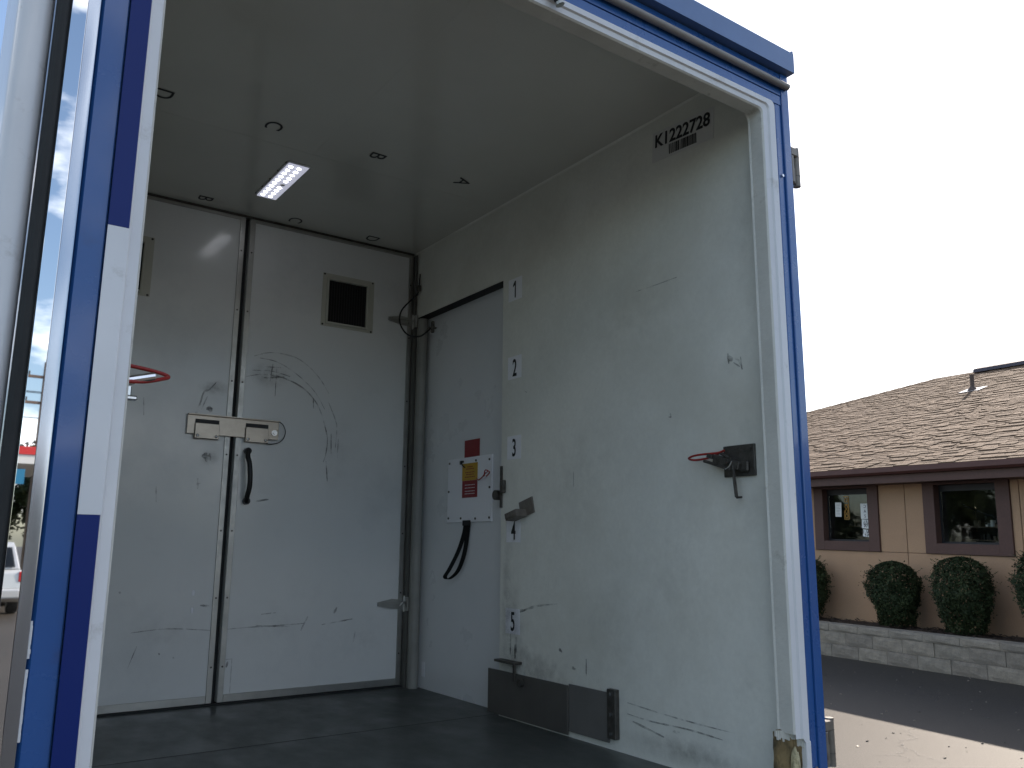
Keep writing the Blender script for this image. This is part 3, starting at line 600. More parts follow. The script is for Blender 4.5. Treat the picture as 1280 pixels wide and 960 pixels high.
# ---- blue rear corner posts and header
def bluepost(sgn, xin, xmid, xout):
    bm = B()
    lo, hi = min(xin, xmid), max(xin, xmid)
    # inner strip set back and tilted
    prism(bm, [(xin, YF+.012), (xin, YF+.03), (xmid-sgn*.0012, YF+.03), (xmid-sgn*.0012, YF+.001), (xin+sgn*.012, YF+.001)], 'z', ZF-.22, 1.537)
    a = part('post_inner', bm, M['blue'])
    bm = B(); prism(bm, [(xmid+sgn*.0006, YF+.025), (xmid+sgn*.0006, YF-.004), (xmid+sgn*.003, YF-.006), (xout-sgn*.006, YF-.006), (xout, YF+.0), (xout, YF+.025)], 'z', ZF-.22, 1.537)
    b = part('corner_post', bm, M['blue'])
    return a, b
pr = bluepost(1, 2.1245, 2.163, XO1)
pl = bluepost(-1, .2175+.034, .2135, .166)
# left post: vinyl decals on the inner strip (blue, white, blue)
bm = B(); box(bm, .2142, .2500, YF-.0122, YF-.0104, .0425, .545); part('vinyl_band', bm, M['white'], label='white vinyl band between the blue ones')
bm = B(); box(bm, .2142, .2485, YF-.0120, YF-.0104, ZF-.2, .0420); part('vinyl_band', bm, M['dblue'], label='deep blue vinyl band, lower')
bm = B(); box(bm, .2142, .2485, YF-.0120, YF-.0104, .5455, 1.53); part('vinyl_band', bm, M['dblue'], label='deep blue vinyl band, upper')
bm = B()
for z0, z1 in ((-.182,-.125),(-.305,-.198),(-.350,-.343)):
    n = 8; P = []
    for i in range(n+1):
        z = z0+(z1-z0)*i/n; P.append((.1640-.001*math.sin(i), z))
    for i in range(n): box(bm, P[i][0], .1690+.0012*noise.noise(Vector((i, z0*9, 0))), YF-.0072, YF-.0054, P[i][1], P[i+1][1])
part('paint_chip', bm, M['white'])
bm = B(); box(bm, .152, 2.1640, YF-.0012, YF+.03, 1.4225, 1.4545, .001, 1); part('header_rail', bm, M['blue'], label='lower blue rail over the opening')
bm = B(); box(bm, .152, XO1-.001, YF-.002, YF+.03, 1.4575, 1.5365, .001, 1); part('header_rail', bm, M['blue'], label='upper blue rail behind the drip tube')
bm = B(); prism(bm, [(YF-.002, 1.540), (YF-.030, 1.541), (YF-.030, 1.612), (YF-.008, 1.622), (YF+.10, 1.624), (YF+.10, 1.60), (YF+.03, 1.60), (YF+.03, 1.540)], 'x', .150, XO1+.004)
box(bm, XO1-.002, XO1+.005, YF-.028, YF+.09, 1.541, 1.6225, .001, 1)
part('roof_fascia', bm, M['bluegrey'])
bm = B(); cyl(bm, (.20, YF-.0145, 1.490), (XO1-.018, YF-.0145, 1.490), .0115, 14); part('drip_tube', bm, M['tubep'], smooth=True)
bm = B(); box(bm, 2.00, 2.012, YF+.02, YF+.04, 1.623, 1.632, .002, 1); part('marker_lamp', bm, M['dsteel'])
# header hook at top of the frame
bm = B(); tube(bm, [(1.192, YF-.014, 1.462), (1.205, YF-.020, 1.422), (1.217, YF-.024, 1.392)], .016, 10, taper=.7); h_ = part('door_stop', bm, M['rubber'])
bm = B(); tube(bm, [(1.2165, YF-.0238, 1.393), (1.219, YF-.0245, 1.386)], .0125, 10); part('stop_tip', bm, M['steel'], h_)
# hinges left on the right post
for z0, z1 in ((1.163, 1.297), (-.622, -.489)):
    bm = B(); xa = XO1
    tube(bm, [(xa+.040, YF+.012, z0), (xa+.040, YF+.012, z1)], .0125, 14)
    H = z1-z0
    box(bm, xa+.0003, xa+.034, YF-.002, YF+.022, z1-.034, z1-.004, .003, 1)
    box(bm, xa+.0003, xa+.012, YF-.003, YF+.030, z0+.004, z1-.0345, .002, 1)
    box(bm, xa+.0125, xa+.030, YF+.006, YF+.020, z0+.006, z0+.062, .003, 1)
    box(bm, xa+.012, xa+.022, YF+.010, YF+.018, z0+.070, z0+.082)
    hg = part('rear_hinge', bm, M['hinge'], label='upper hinge with no door hung on it' if z0 > 0 else 'lower hinge with no door hung on it')
    bm = B()
    for f in (.27, .76): cyl(bm, (xa+.040, YF+.012, z0+H*f-.0012), (xa+.040, YF+.012, z0+H*f+.0012), .0131, 14)
    part('hinge_joint', bm, M['dsteel'], hg)
    bm = B(); cyl(bm, (2.150, YF-.001, z0+.01), (2.150, YF-.005, z0+.01), .005, 6); part('hinge_bolt', bm, M['bolt'], hg)
# polished stainless edge, black gasket and folded back left door
bm = B(); box(bm, .1205, .1450, YF-.010, YF+.004, ZF-.2, 1.60, .0006, 1); part('mirror_strip', bm, M['mirror'])
bm = B()
P = [(.1456, YF-.0095)]+[(.1456+.0195*math.sin(t), YF-.0095+.0006*(1-math.cos(t))) for t in [PI/2*i/8 for i in range(1, 9)]]+[(.1456, YF+.006)]
prism(bm, P, 'z', ZF-.2, 1.60); part('rounded_edge', bm, M['brushed'], smooth=False)
bm = B(); cyl(bm, (.1085, YF+.0, ZF-.18), (.1085, YF+.0, 1.60), .0108, 12); box(bm, .098, .1090, YF-.004, YF+.02, ZF-.18, 1.60, .002, 1); box(bm, .1093, .1198, YF-.006, YF+.02, ZF-.18, 1.60, .002, 1)
part('door_gasket', bm, M['rubber'])
bm = B(); box(bm, .040, .0965, YF+.004, YF+.95, ZF-.18, 1.60, .024, 6); ldr = part('rear_door', bm, M['white'], label='rear door folded back along the left side')
for p in ldr.data.polygons: p.use_smooth = True
# outer skins and front
bm = B(); box(bm, XO0-.004, XO0+.011, YF+.032, YB+.5, ZF-.2, ZC+.028); part('outer_skin', bm, M['white'])
bm = B(); box(bm, XO1-.011, XO1+.0, YF+.032, YB+.5, ZF-.2, ZC+.028); part('outer_skin', bm, M['blue'])
bm = B(); box(bm, XO0, XO1, YB+.505, YB+.53, ZF-.2, ZC+.03); part('front_wall', bm, M['white'])
# chassis, wheels and cab
bm = B()
for x in (.62, 1.62): box(bm, x, x+.09, YF+.15, YB+2.3, ZF-.38, ZF-.205)
box(bm, .3, 2.05, YF+.08, YF+.14, ZF-.34, ZF-.225); box(bm, .3,2.05,2.6,2.66,ZF-.2,ZF-.105); part('chassis', bm, M['dsteel'])
for x in (.20, 1.88):
    for y in (2.75, YB+1.7):
        bm = B(); bmesh.ops.create_cone(bm, cap_ends=True, segments=32, radius1=.42, radius2=.42, depth=.26, matrix=Matrix.Translation((x+.13, y, GZ+.42)) @ Matrix.Rotation(PI/2, 4, 'Y'))
        wv = part('wheel', bm, M['tyre']); bm = B(); bmesh.ops.create_cone(bm, cap_ends=True, segments=24, radius1=.23, radius2=.20, depth=.27, matrix=Matrix.Translation((x+.13, y, GZ+.42)) @ Matrix.Rotation(PI/2, 4, 'Y')); part('rim', bm, M['steel'], wv)
bm = B(); prism(bm, [(YB+.62, GZ+.55), (YB+.62, 1.15), (YB+1.7, 1.15), (YB+2.05, .35), (YB+2.55, .15), (YB+2.65, GZ+.5)], 'x', .22, 2.12); part('cab', bm, M['white'])

# ================================================================== BUILDING (local x runs towards the camera's right, y away from the lot)
un = Vector((.14247397,.98979855,0)); nn = Vector((.98979855,-.14247397,0)); d0 = 11.0785
def site(u, off, z=GZ): return un*u+nn*(d0+off)+Vector((0,0,z))
rzb = math.atan2(-un.y, -un.x)
OFFW = 1.2; U0 = 9.0
bld = thing('roadside_building', 'tan stucco building with brown shingle hip roof and brown framed windows behind the planter', 'building', site(U0, OFFW), rzb)
bld.rotation_euler = (Matrix.Rotation(rzb, 3, 'Z') @ Matrix.Rotation(math.radians(1.1), 3, 'Y')).to_euler()
def bp(name, bm, m, parent=None, label=None, smooth=False):
    o = fin(name, bm, m, parent or bld, smooth=smooth)
    if label: o['label'] = label
    return o
Z = lambda z: z-GZ                        # heights above ground from eye-relative numbers
# windows: (x0,x1) outer frame in local x = U0-u
WINS = [(-2.54, -1.12), (-.237, 1.216), (3.3, 4.75), (6.2, 7.65), (-4.9, -3.45), (-7.3,-5.85), (-9.7,-8.25)]
WZ0, WZ1 = Z(-.095), Z(1.06)
joints = [-10.6, -8.0, -5.6, -3.05, -.60, 1.345, 2.30, 4.9, 5.9, 8.0, 10.5]
xs = sorted(set([-14.0, 15.0] + joints)); g_ = .006
for a, b in zip(xs[:-1], xs[1:]):
    # panel between joints, cut round any window
    w = [q for q in WINS if q[0] >= a-.01 and q[1] <= b+.01]
    bm = B()
    box(bm, a+g_, b-g_, 0, .2, -.3, WZ0-g_, .004, 1)
    if w:
        w = w[0]
        if w[0]-a > .05: box(bm, a+g_, w[0], 0, .2, WZ0, Z(1.24), .004, 1)
        if b-w[1] > .05: box(bm, w[1], b-g_, 0, .2, WZ0, Z(1.24), .004, 1)
        box(bm, w[0], w[1], .002, .2, WZ1, Z(1.24))
    else: box(bm, a+g_, b-g_, 0, .2, WZ0, Z(1.24), .004, 1)
    bp('wall_panel', bm, M['stucco'])
bm = B(); box(bm, -14, 15, .03, .19, -.3, WZ0-.03); box(bm, -14, 15, .21, .25, -.3, 0); bp('joint_backing', bm, M['print'])
bm = B(); box(bm, -14, -13.8, .25, 16.6, -.3, Z(1.24)); box(bm, 14.8, 15, .25, 16.6, -.3, Z(1.24)); box(bm, -14, 15, 16.6, 16.8, -.3, Z(1.24)); bp('rear_wall', bm, M['stucco'])
for i, (a, b) in enumerate(WINS):
    bm = B(); z0, z1 = WZ0, WZ1
    fl, fr, fs, ft = .205, .215, .165, .06
    box(bm, a, a+fl, -.035, .10, z0, z1, .003, 1); box(bm, b-fr, b, -.035, .10, z0, z1, .003, 1); box(bm, a+fl, b-fr, -.034, .10, z0, z0+fs, .003, 1); box(bm, a+fl, b-fr, -.034, .10, z1-ft, z1, .003, 1)
    fr_ = bp('window_frame', bm, M['brown'], label='brown frame of the %s window' % ('left' if i == 0 else 'right') if i < 2 else None)
    ia, ib, iz0, iz1 = a+fl, b-fr, z0+fs, z1-ft
    bm = B()
    for q in ((ia, ia+.03, iz0, iz1), (ib-.03, ib, iz0, iz1), (ia+.03, ib-.03, iz0, iz0+.03), (ia+.03, ib-.03, iz1-.10, iz1)): box(bm, q[0], q[1], .102, .14, q[2], q[3])  # black sash; its deeper top rail paints in the shade of the window recess
    bp('sash_with_top_shade', bm, M['print'], fr_)
    bm = B(); box(bm, ia+.0305, ib-.0305, .115, .121, iz0+.0305, iz1-.1005); bp('pane', bm, M['glass'], fr_)
    if i < 4 or i == 4:
        # the room behind
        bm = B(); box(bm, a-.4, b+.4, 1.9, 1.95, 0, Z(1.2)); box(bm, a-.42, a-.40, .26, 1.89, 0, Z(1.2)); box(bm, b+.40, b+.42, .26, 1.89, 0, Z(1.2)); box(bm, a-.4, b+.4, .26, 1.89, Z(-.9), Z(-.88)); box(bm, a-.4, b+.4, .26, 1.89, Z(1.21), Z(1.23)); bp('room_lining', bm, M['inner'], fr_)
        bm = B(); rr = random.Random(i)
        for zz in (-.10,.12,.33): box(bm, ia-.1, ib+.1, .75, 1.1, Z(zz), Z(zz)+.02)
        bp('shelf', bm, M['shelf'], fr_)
        bm = B()
        for zz in (-.08,.14,.35):
            x = ia
            while x < ib:
                w_ = rr.uniform(.03,.10); h = rr.uniform(.04,.13)
                if rr.random() < .7: box(bm, x, x+w_, .78, .78+rr.uniform(.05,.2), Z(zz), Z(zz)+h, mi=rr.choice((0,0,1,2)))
                x += w_+rr.uniform(.01,.05)
        so_ = bp('shelf_goods', bm, [M['shelf'], M['paper'], M['print']], fr_); so_['kind'] = 'stuff'
# window papers (left of the two windows)
w0 = [o for o in bld.children if o.name.startswith('window_frame')][0]
FR, FU = (1,0,0), (0,0,1)
def lx(u): return U0-u
s = quad('window_poster', (lx(10.52), .1125, Z(.60)), FR, FU, .165, .27, M['paper'], w0, .0012); s['label'] = 'white paper with big letters in the window'
for ch, z, mir in (('C',.685,True),('A',.60,False),('S',.515,False)): text('poster_letter', ch, (lx(10.51), .1108, Z(z)), FR, FU, .055, M['print'], w0, xs=1.0, mirror=mir)
s = quad('window_poster', (lx(10.515), .1125, Z(.375)), (1,0,-.06), (.06,0,1), .155, .155, M['paper'], w0, .0012)
s = quad('window_poster', (lx(10.505), .1125, Z(.215)), (1,0,-.10), (.10,0,1), .145, .125, M['paper'], w0, .0012)
bm = B(); rr = random.Random(3)
for zc in (.40,.23):
    for i in range(9):
        x = lx(10.515)+rr.uniform(-.06,.06); z = Z(zc)+rr.uniform(-.03,.05); ribbon(bm, [(x,.1108,z),(x+rr.uniform(-.02,.03),.1108,z-.03),(x+rr.uniform(-.02,.02),.1108,z-.06)], .012, (0,1,0))
bp('poster_scribble', bm, M['print'], w0)
s = quad('window_notice', (lx(11.10), .1125, Z(.635)), (1,0,-.03), (.03,0,1), .14, .26, M['stickg'], w0, .0012)
bm = B()
for i in range(8): box(bm, lx(11.10)-.05, lx(11.10)+.045-.01*(i % 3), .1100, .1108, Z(.73-.028*i), Z(.742-.028*i))
bp('notice_print', bm, M['alu'], w0)
bm = B(); xc = lx(10.91)
for a, b, c, d in ((xc-.055,xc+.05,.86,.875),(xc+.042,xc+.054,.46,.86),(xc-.055,xc+.05,.455,.467),(xc-.055,xc-.048,.47,.62),(xc-.045,xc+.04,.72,.727)): box(bm, a, b, .108, .1125, Z(c), Z(d))
for z in (.80,.685,.60,.52): tube(bm, [(xc-.004+.03*math.cos(t), .110, Z(z)+.034*math.sin(t)) for t in [2*PI*i/16 for i in range(16)]], .006, 6, closed=True)
bp('window_emblem', bm, M['amber'], w0)
# second window: lamp-like amber object
w1 = [o for o in bld.children if o.name.startswith('window_frame')][1]
bm = B(); bmesh.ops.create_icosphere(bm, subdivisions=2, radius=.05, matrix=Matrix.Translation((.12,.35,Z(.66))) @ Matrix.Diagonal((1,1,1.3,1))); box(bm,.08,.22,.33,.37,Z(.60),Z(.64),.01,1); bp('shop_ornament', bm, M['amber'], w1, smooth=True)
bm = B(); bmesh.ops.create_icosphere(bm, subdivisions=2, radius=.035, matrix=Matrix.Translation((.10,.3,Z(.78)))); box(bm,.10,.18,.30,.33,Z(.50),Z(.57),.01,1); box(bm,.11,.18,.28,.34,Z(.06),Z(.15),.01,1); bp('shop_ornament', bm, M['paper'], w1, smooth=True)
bm = B(); tube(bm, smoothpts([(.15,.4,Z(.70)),(.35,.45,Z(.60)),(.6,.5,Z(.50)),(.8,.5,Z(.44))]), .012, 6)
for i in range(24): a = rr.uniform(.45,.95); bmesh.ops.create_icosphere(bm, subdivisions=1, radius=rr.uniform(.012,.03), matrix=Matrix.Translation((a,.5,Z(.45)+rr.uniform(-.06,.08))))
bp('hanging_garland', bm, M['print'], w1)
# eaves
EO = .65-OFFW; ER = 15.9; EL = -14.9; DEPTH = 17.9
bm = B(); box(bm, EL, ER, EO+.08, .0, Z(1.035), Z(1.06)); bp('soffit', bm, M['brown'])
bm = B(); box(bm, EL, ER, EO+.045, EO+.075, Z(1.03), Z(1.165), .002, 1); bp('fascia_board', bm, M['brown'])
bm = B(); prism(bm, [(EO+.044, Z(1.168)), (EO-.03, Z(1.168)), (EO-.065, Z(1.205)), (EO-.065, Z(1.285)), (EO-.055, Z(1.285)), (EO-.055, Z(1.21)), (EO-.026, Z(1.178)), (EO+.034, Z(1.178)), (EO+.034, Z(1.29)), (EO+.044, Z(1.29))], 'x', EL, ER); bp('gutter', bm, M['gutter'])
# hip roof
tp = math.tan(math.radians(19.5)); zE = Z(1.295); half = DEPTH/2
def RZ(off): return zE+tp*off
bm = B(); y0 = EO-.03
c = [(EL,y0,zE),(ER,y0,zE),(ER,y0+DEPTH,zE),(EL,y0+DEPTH,zE),(EL+half,y0+half,RZ(half)),(ER-half,y0+half,RZ(half))]
v = [bm.verts.new((a,b,c_-.02)) for a,b,c_ in c]
for f in ((0,1,5,4),(1,2,5),(2,3,4,5),(3,0,4),(3,2,1,0)): bm.faces.new([v[i] for i in f])
bp('roof_deck', bm, M['roofbase'])
ex, lenS = .122, .27; sl_ = math.cos(math.radians(19.5)); rows = int(half/ (ex*sl_))+1
rr = random.Random(11); tabs = []
for r in range(rows):
    o0 = r*ex*sl_; x = EL+o0+ (r % 2)*lenS*.5 + (r % 3)*.06 - lenS
    while x < ER-o0:
        tabs.append((r, x, min(x+lenS-.010, ER-o0))) if x > EL+o0-.02 else tabs.append((r, EL+o0, x+lenS-.010)) if x+lenS-.02 > EL+o0 else None
        x += lenS
tabs = [t for t in tabs if t[2]-t[1] > .03]
ang = math.radians(19.5)
def tabmesh(bm, w, t, yj, mtx, mi=0):
    # wedge: thick lower edge, thin upper edge
    L_ = ex+.003; tt = max(t-.006, .005); P = [(0,yj,0),(w,yj,0),(w,L_,0),(0,L_,0),(0,yj,t),(w,yj,t),(w,L_,tt),(0,L_,tt)]
    vs = [bm.verts.new(mtx @ Vector(p)) for p in P]
    for f in ((0,1,5,4),(4,5,6,7),(1,2,6,5),(3,0,4,7)):
        q = bm.faces.new([vs[i] for i in f]); q.material_index = mi
def tmx(r, x): return Matrix.Translation((x, y0+r*ex*sl_, RZ(r*ex*sl_)-.012)) @ Matrix.Rotation(ang, 4, 'X')
# nearest visible tabs become parts, sharing a few meshes
vis = sorted([t for t in tabs if -2.4 < t[1] < 2.6 and t[0] < 26 and t[2]-t[1] > lenS-.03], key=lambda t: (t[0]*.9 - t[1]*.5))[:300]
vset = set((t[0], t[1]) for t in vis); meshes = []
for i in range(8):
    bm = B(); tabmesh(bm, lenS-.010, (.010,.012,.019,.024)[i % 4], rr.uniform(-.003,.001), Matrix.Identity(4)); bmesh.ops.recalc_face_normals(bm, faces=bm.faces)
    me = bpy.data.meshes.new('shingle'); bm.to_mesh(me); bm.free(); me.materials.append(M['shin'][rr.choice((0,0,1,1,2,3))]); meshes.append(me)
for r, x, x1 in vis:
    o = bpy.data.objects.new('shingle', rr.choice(meshes)); COL.objects.link(o); o.parent = bld; o.matrix_local = tmx(r, x)
bm = B()
for r, x, x1 in tabs:
    if (r, x) in vset: continue
    tabmesh(bm, x1-x, rr.choice((.010,.012,.019,.024)), rr.uniform(-.003,.001), tmx(r, x), rr.choice((0,0,1,1,2,3)))
so_ = bp('shingle_field', bm, M['shin']); so_['kind'] = 'stuff'
bm = B()
for i in range(int((ER-EL-2*half)/.3)):                      # ridge caps
    x = EL+half+i*.3; prism(bm, [(y0+half-.16, RZ(half)-.05), (y0+half, RZ(half)+.025), (y0+half+.16, RZ(half)-.05), (y0+half, RZ(half)-.02)], 'x', x, x+.29)
bp('ridge_cap', bm, M['shin'][2])['kind'] = 'stuff'
bm = B(); prism(bm, [(y0+half-.22, RZ(half)-.04), (y0+half-.20, RZ(half)+.05), (y0+half, RZ(half)+.12), (y0+half+.2, RZ(half)+.05), (y0+half+.22, RZ(half)-.04)], 'x', EL+half+1.3, ER-half-.3); bp('ridge_vent', bm, M['ridge'])
bm = B(); n_ = 42
for side in (EL, ER):
    sg = 1 if side == EL else -1
    for i in range(n_):
        a = half*i/n_; b = half*(i+1.04)/n_
        p0 = Vector((side+sg*a, y0+a, RZ(a)+.012)); p1 = Vector((side+sg*b, y0+b, RZ(b)+.022)); s_ = Vector((sg*.11, -.11, -.045)); s2 = Vector((-sg*.11, .11, -.045))
        vs = [bm.verts.new(q) for q in (p0+s_, p0, p0+s2, p1+s2, p1, p1+s_)]; bm.faces.new((vs[0],vs[1],vs[4],vs[5])); bm.faces.new((vs[1],vs[2],vs[3],vs[4])); bm.faces.new((vs[3],vs[5],vs[0],vs[2])) if False else None
bp('hip_cap', bm, M['shin'][2])['kind'] = 'stuff'
# vent pipe on the slope
off_p = 6.2; xp = U0-12.0; zp = RZ(off_p); yp = y0+off_p
bm = B(); cyl(bm, (xp,yp,zp-.05), (xp,yp,zp+.36), .045, 14); vp_ = bp('vent_pipe', bm, M['galv'])
bm = B(); cyl(bm, (xp,yp,zp-.02), (xp,yp,zp+.09), .13, 14, .05); bp('pipe_boot', bm, M['galv'], vp_)
bm = B(); box(bm, -.24, .24, -.18, .22, .012, .018, mtx=Matrix.Translation((xp,yp,zp)) @ Matrix.Rotation(ang, 4, 'X')); bp('pipe_flashing', bm, M['flash'], vp_)

# ================================================================== PLANTER
pw = thing('planter_wall', 'low wall of split face grey concrete blocks holding the shrub bed', 'retaining wall', site(U0, 0), rzb)
rr = random.Random(4); bms = []
def rough_block(w, h, d, seed):
    bm = B(); bmesh.ops.create_cube(bm, size=1)
    bmesh.ops.subdivide_edges(bm, edges=bm.edges, cuts=3, use_grid_fill=True)
    for v in bm.verts:
        e = abs(v.co.x) > .49 or abs(v.co.z) > .49
        p = Vector((v.co.x*w, v.co.y*d+d/2, v.co.z*h+h/2))
        if v.co.y < -.49: p.y += .008 if e else -.010*noise.noise(Vector((p.x*9+seed*7, p.z*12, seed)))-.004
        v.co = p
    bmesh.ops.recalc_face_normals(bm, faces=bm.faces); me = bpy.data.meshes.new('block'); bm.to_mesh(me); bm.free(); me.materials.append(M['block'][seed % 3]); return me
BL = [rough_block(.524, .196, .25, i) for i in range(6)]; CP = [rough_block(.575, .110, .30, i) for i in range(6)]
for c_, (z, dy) in enumerate(((0,0),(.2,.02))):
    x = -9.0+(.267 if c_ else 0)+.09
    while x < 12.5:
        o = bpy.data.objects.new('block', rr.choice(BL)); COL.objects.link(o); o.parent = pw; o.location = (x, dy+rr.uniform(-.006,.006), z+.001); x += .531
x = -9.1
while x < 12.5:
    o = bpy.data.objects.new('cap_block', rr.choice(CP)); COL.objects.link(o); o.parent = pw; o.location = (x, .01+rr.uniform(-.003,.003), .402); x += .581
bm = B(); box(bm, -9.3, 12.8, .06, .2, 0, .40); fin('wall_core', bm, M['print'], pw)
bm = B(); bmesh.ops.create_grid(bm, x_segments=160, y_segments=8, size=.5)
for v in bm.verts:
    p = site(U0-(v.co.x*21.6+1.6), .75+v.co.y*.98, -1.27); p.z += .03*noise.noise(Vector((p.x*5, p.y*5, 0)))+.02*noise.noise(Vector((p.x*23, p.y*23, 0))); v.co = p
so_ = fin('planting_bed', bm, M['soil'], None); so_['kind'] = 'structure'
bm = B()
for i in range(900):
    p = site(rr.uniform(4.5, 12.5), rr.uniform(.28,1.1), -1.255); a = rr.uniform(0,PI); l = rr.uniform(.02,.06)
    d = Vector((math.cos(a)*l, math.sin(a)*l, rr.uniform(-.01,.02))); s_ = Vector((-d.y, d.x, 0))*.3
    z_ = Vector((0,0,rr.uniform(0,.03))); bm.faces.new([bm.verts.new(p+z_+q) for q in (-d-s_, d-s_, d+s_, -d+s_)])
so_ = fin('mulch_chips', bm, M['soil'], None); so_['kind'] = 'stuff'; so_['label'] = 'dark bark mulch and twigs over the planter bed'; so_['category'] = 'mulch'

# ================================================================== SHRUBS
def shrub(u, off, zb, H, R, label, seed, topf=.62):
    r_ = random.Random(seed)
    t = thing('rounded_shrub', label, 'shrub', site(u, off, zb), 0, 'rounded evergreen shrubs along the building wall')
    bm = B()
    def rad(h, a):
        f = max(0, 1-max(0,(h-.52)/.48)**2.6)**.5 if 0 <= h < 1 else 0
        return R*f*(.58+.42*min(1,(h/.55))**.8)*(1+.22*noise.noise(Vector((math.cos(a)*1.5, math.sin(a)*1.5, h*2.5+seed*3)))+.16*noise.noise(Vector((math.cos(a)*4, math.sin(a)*4, h*7+seed))))
    for i in range(15000):
        a = r_.uniform(0, 2*PI); h = r_.random()**.85; k_ = 1-abs(r_.gauss(0,.10)) if r_.random() < .7 else r_.uniform(.3,1.07)
        if r_.random() < .03: k_ = r_.uniform(1,1.16)
        rr_ = rad(h, a)*k_
        clump = noise.noise(Vector((math.cos(a)*3, math.sin(a)*3, h*5+seed)))
        if clump < -.28 and k_ > .9: rr_ *= .88
        p = Vector((math.cos(a)*rr_, math.sin(a)*rr_, .04+h*H))
        n = (p-Vector((0,0,H*.5))).normalized()+Vector((r_.gauss(0,.5),r_.gauss(0,.5),r_.gauss(0,.4)+.3)); n.normalize()
        s = n.orthogonal().normalized(); s = Matrix.Rotation(r_.uniform(0,2*PI), 3, n) @ s; q = n.cross(s); l = r_.uniform(.014,.030); w = l*.42
        f = bm.faces.new([bm.verts.new(p-s*l), bm.verts.new(p+q*w), bm.verts.new(p+s*l), bm.verts.new(p-q*w)])
        f.material_index = 2 if clump > .22 and r_.random() < .4 else (1 if r_.random() < .4 else 0)
    fin('foliage', bm, M['leaf'], t, norm=False)
    bm = B()
    for i in range(60):                       # stray shoots past the clipped outline
        a = r_.uniform(0,2*PI); h = r_.uniform(.25,.97); r0 = rad(h,a)*.9; d = Vector((math.cos(a),math.sin(a),r_.uniform(.2,1.2))).normalized(); q = Vector((math.cos(a)*r0,math.sin(a)*r0,.04+h*H)); l = r_.uniform(.06,.14)
        for k_ in range(7):
            p = q+d*l*k_/6*1.2; s = Vector((r_.gauss(0,1),r_.gauss(0,1),r_.gauss(0,1))).normalized()*.018; w = s.orthogonal().normalized()*.009
            bm.faces.new([bm.verts.new(p-s), bm.verts.new(p+w), bm.verts.new(p+s), bm.verts.new(p-w)])
    f2 = fin('shoots', bm, M['leaf'][1], t, norm=False); f2['kind'] = 'stuff'
    bm = B()
    for i in range(9):
        a = r_.uniform(0,2*PI); e = Vector((math.cos(a)*R*.55, math.sin(a)*R*.55, H*r_.uniform(.45,.8)))
        tube(bm, smoothpts([(math.cos(a)*.02,math.sin(a)*.02,-.05),(e.x*.3,e.y*.3,H*.22),tuple(e)],4), .012, 6, taper=.4)
    fin('stem', bm, M['bark'], t)
shrub(9.46, .66, -1.26, 1.0, .41, 'rounded dark green shrub under the gap between the two windows', 1)
shrub(8.27, .66, -1.27, 1.10, .43, 'rounded dark green shrub below the right window', 2)
shrub(11.42, .66, -1.27, 1.05, .50, 'dark green shrub below the left window, half hidden by the blue corner post', 3)
shrub(6.93, .66, -1.27, 1.25, .50, 'shrub at the far right edge, only its side in view', 4)

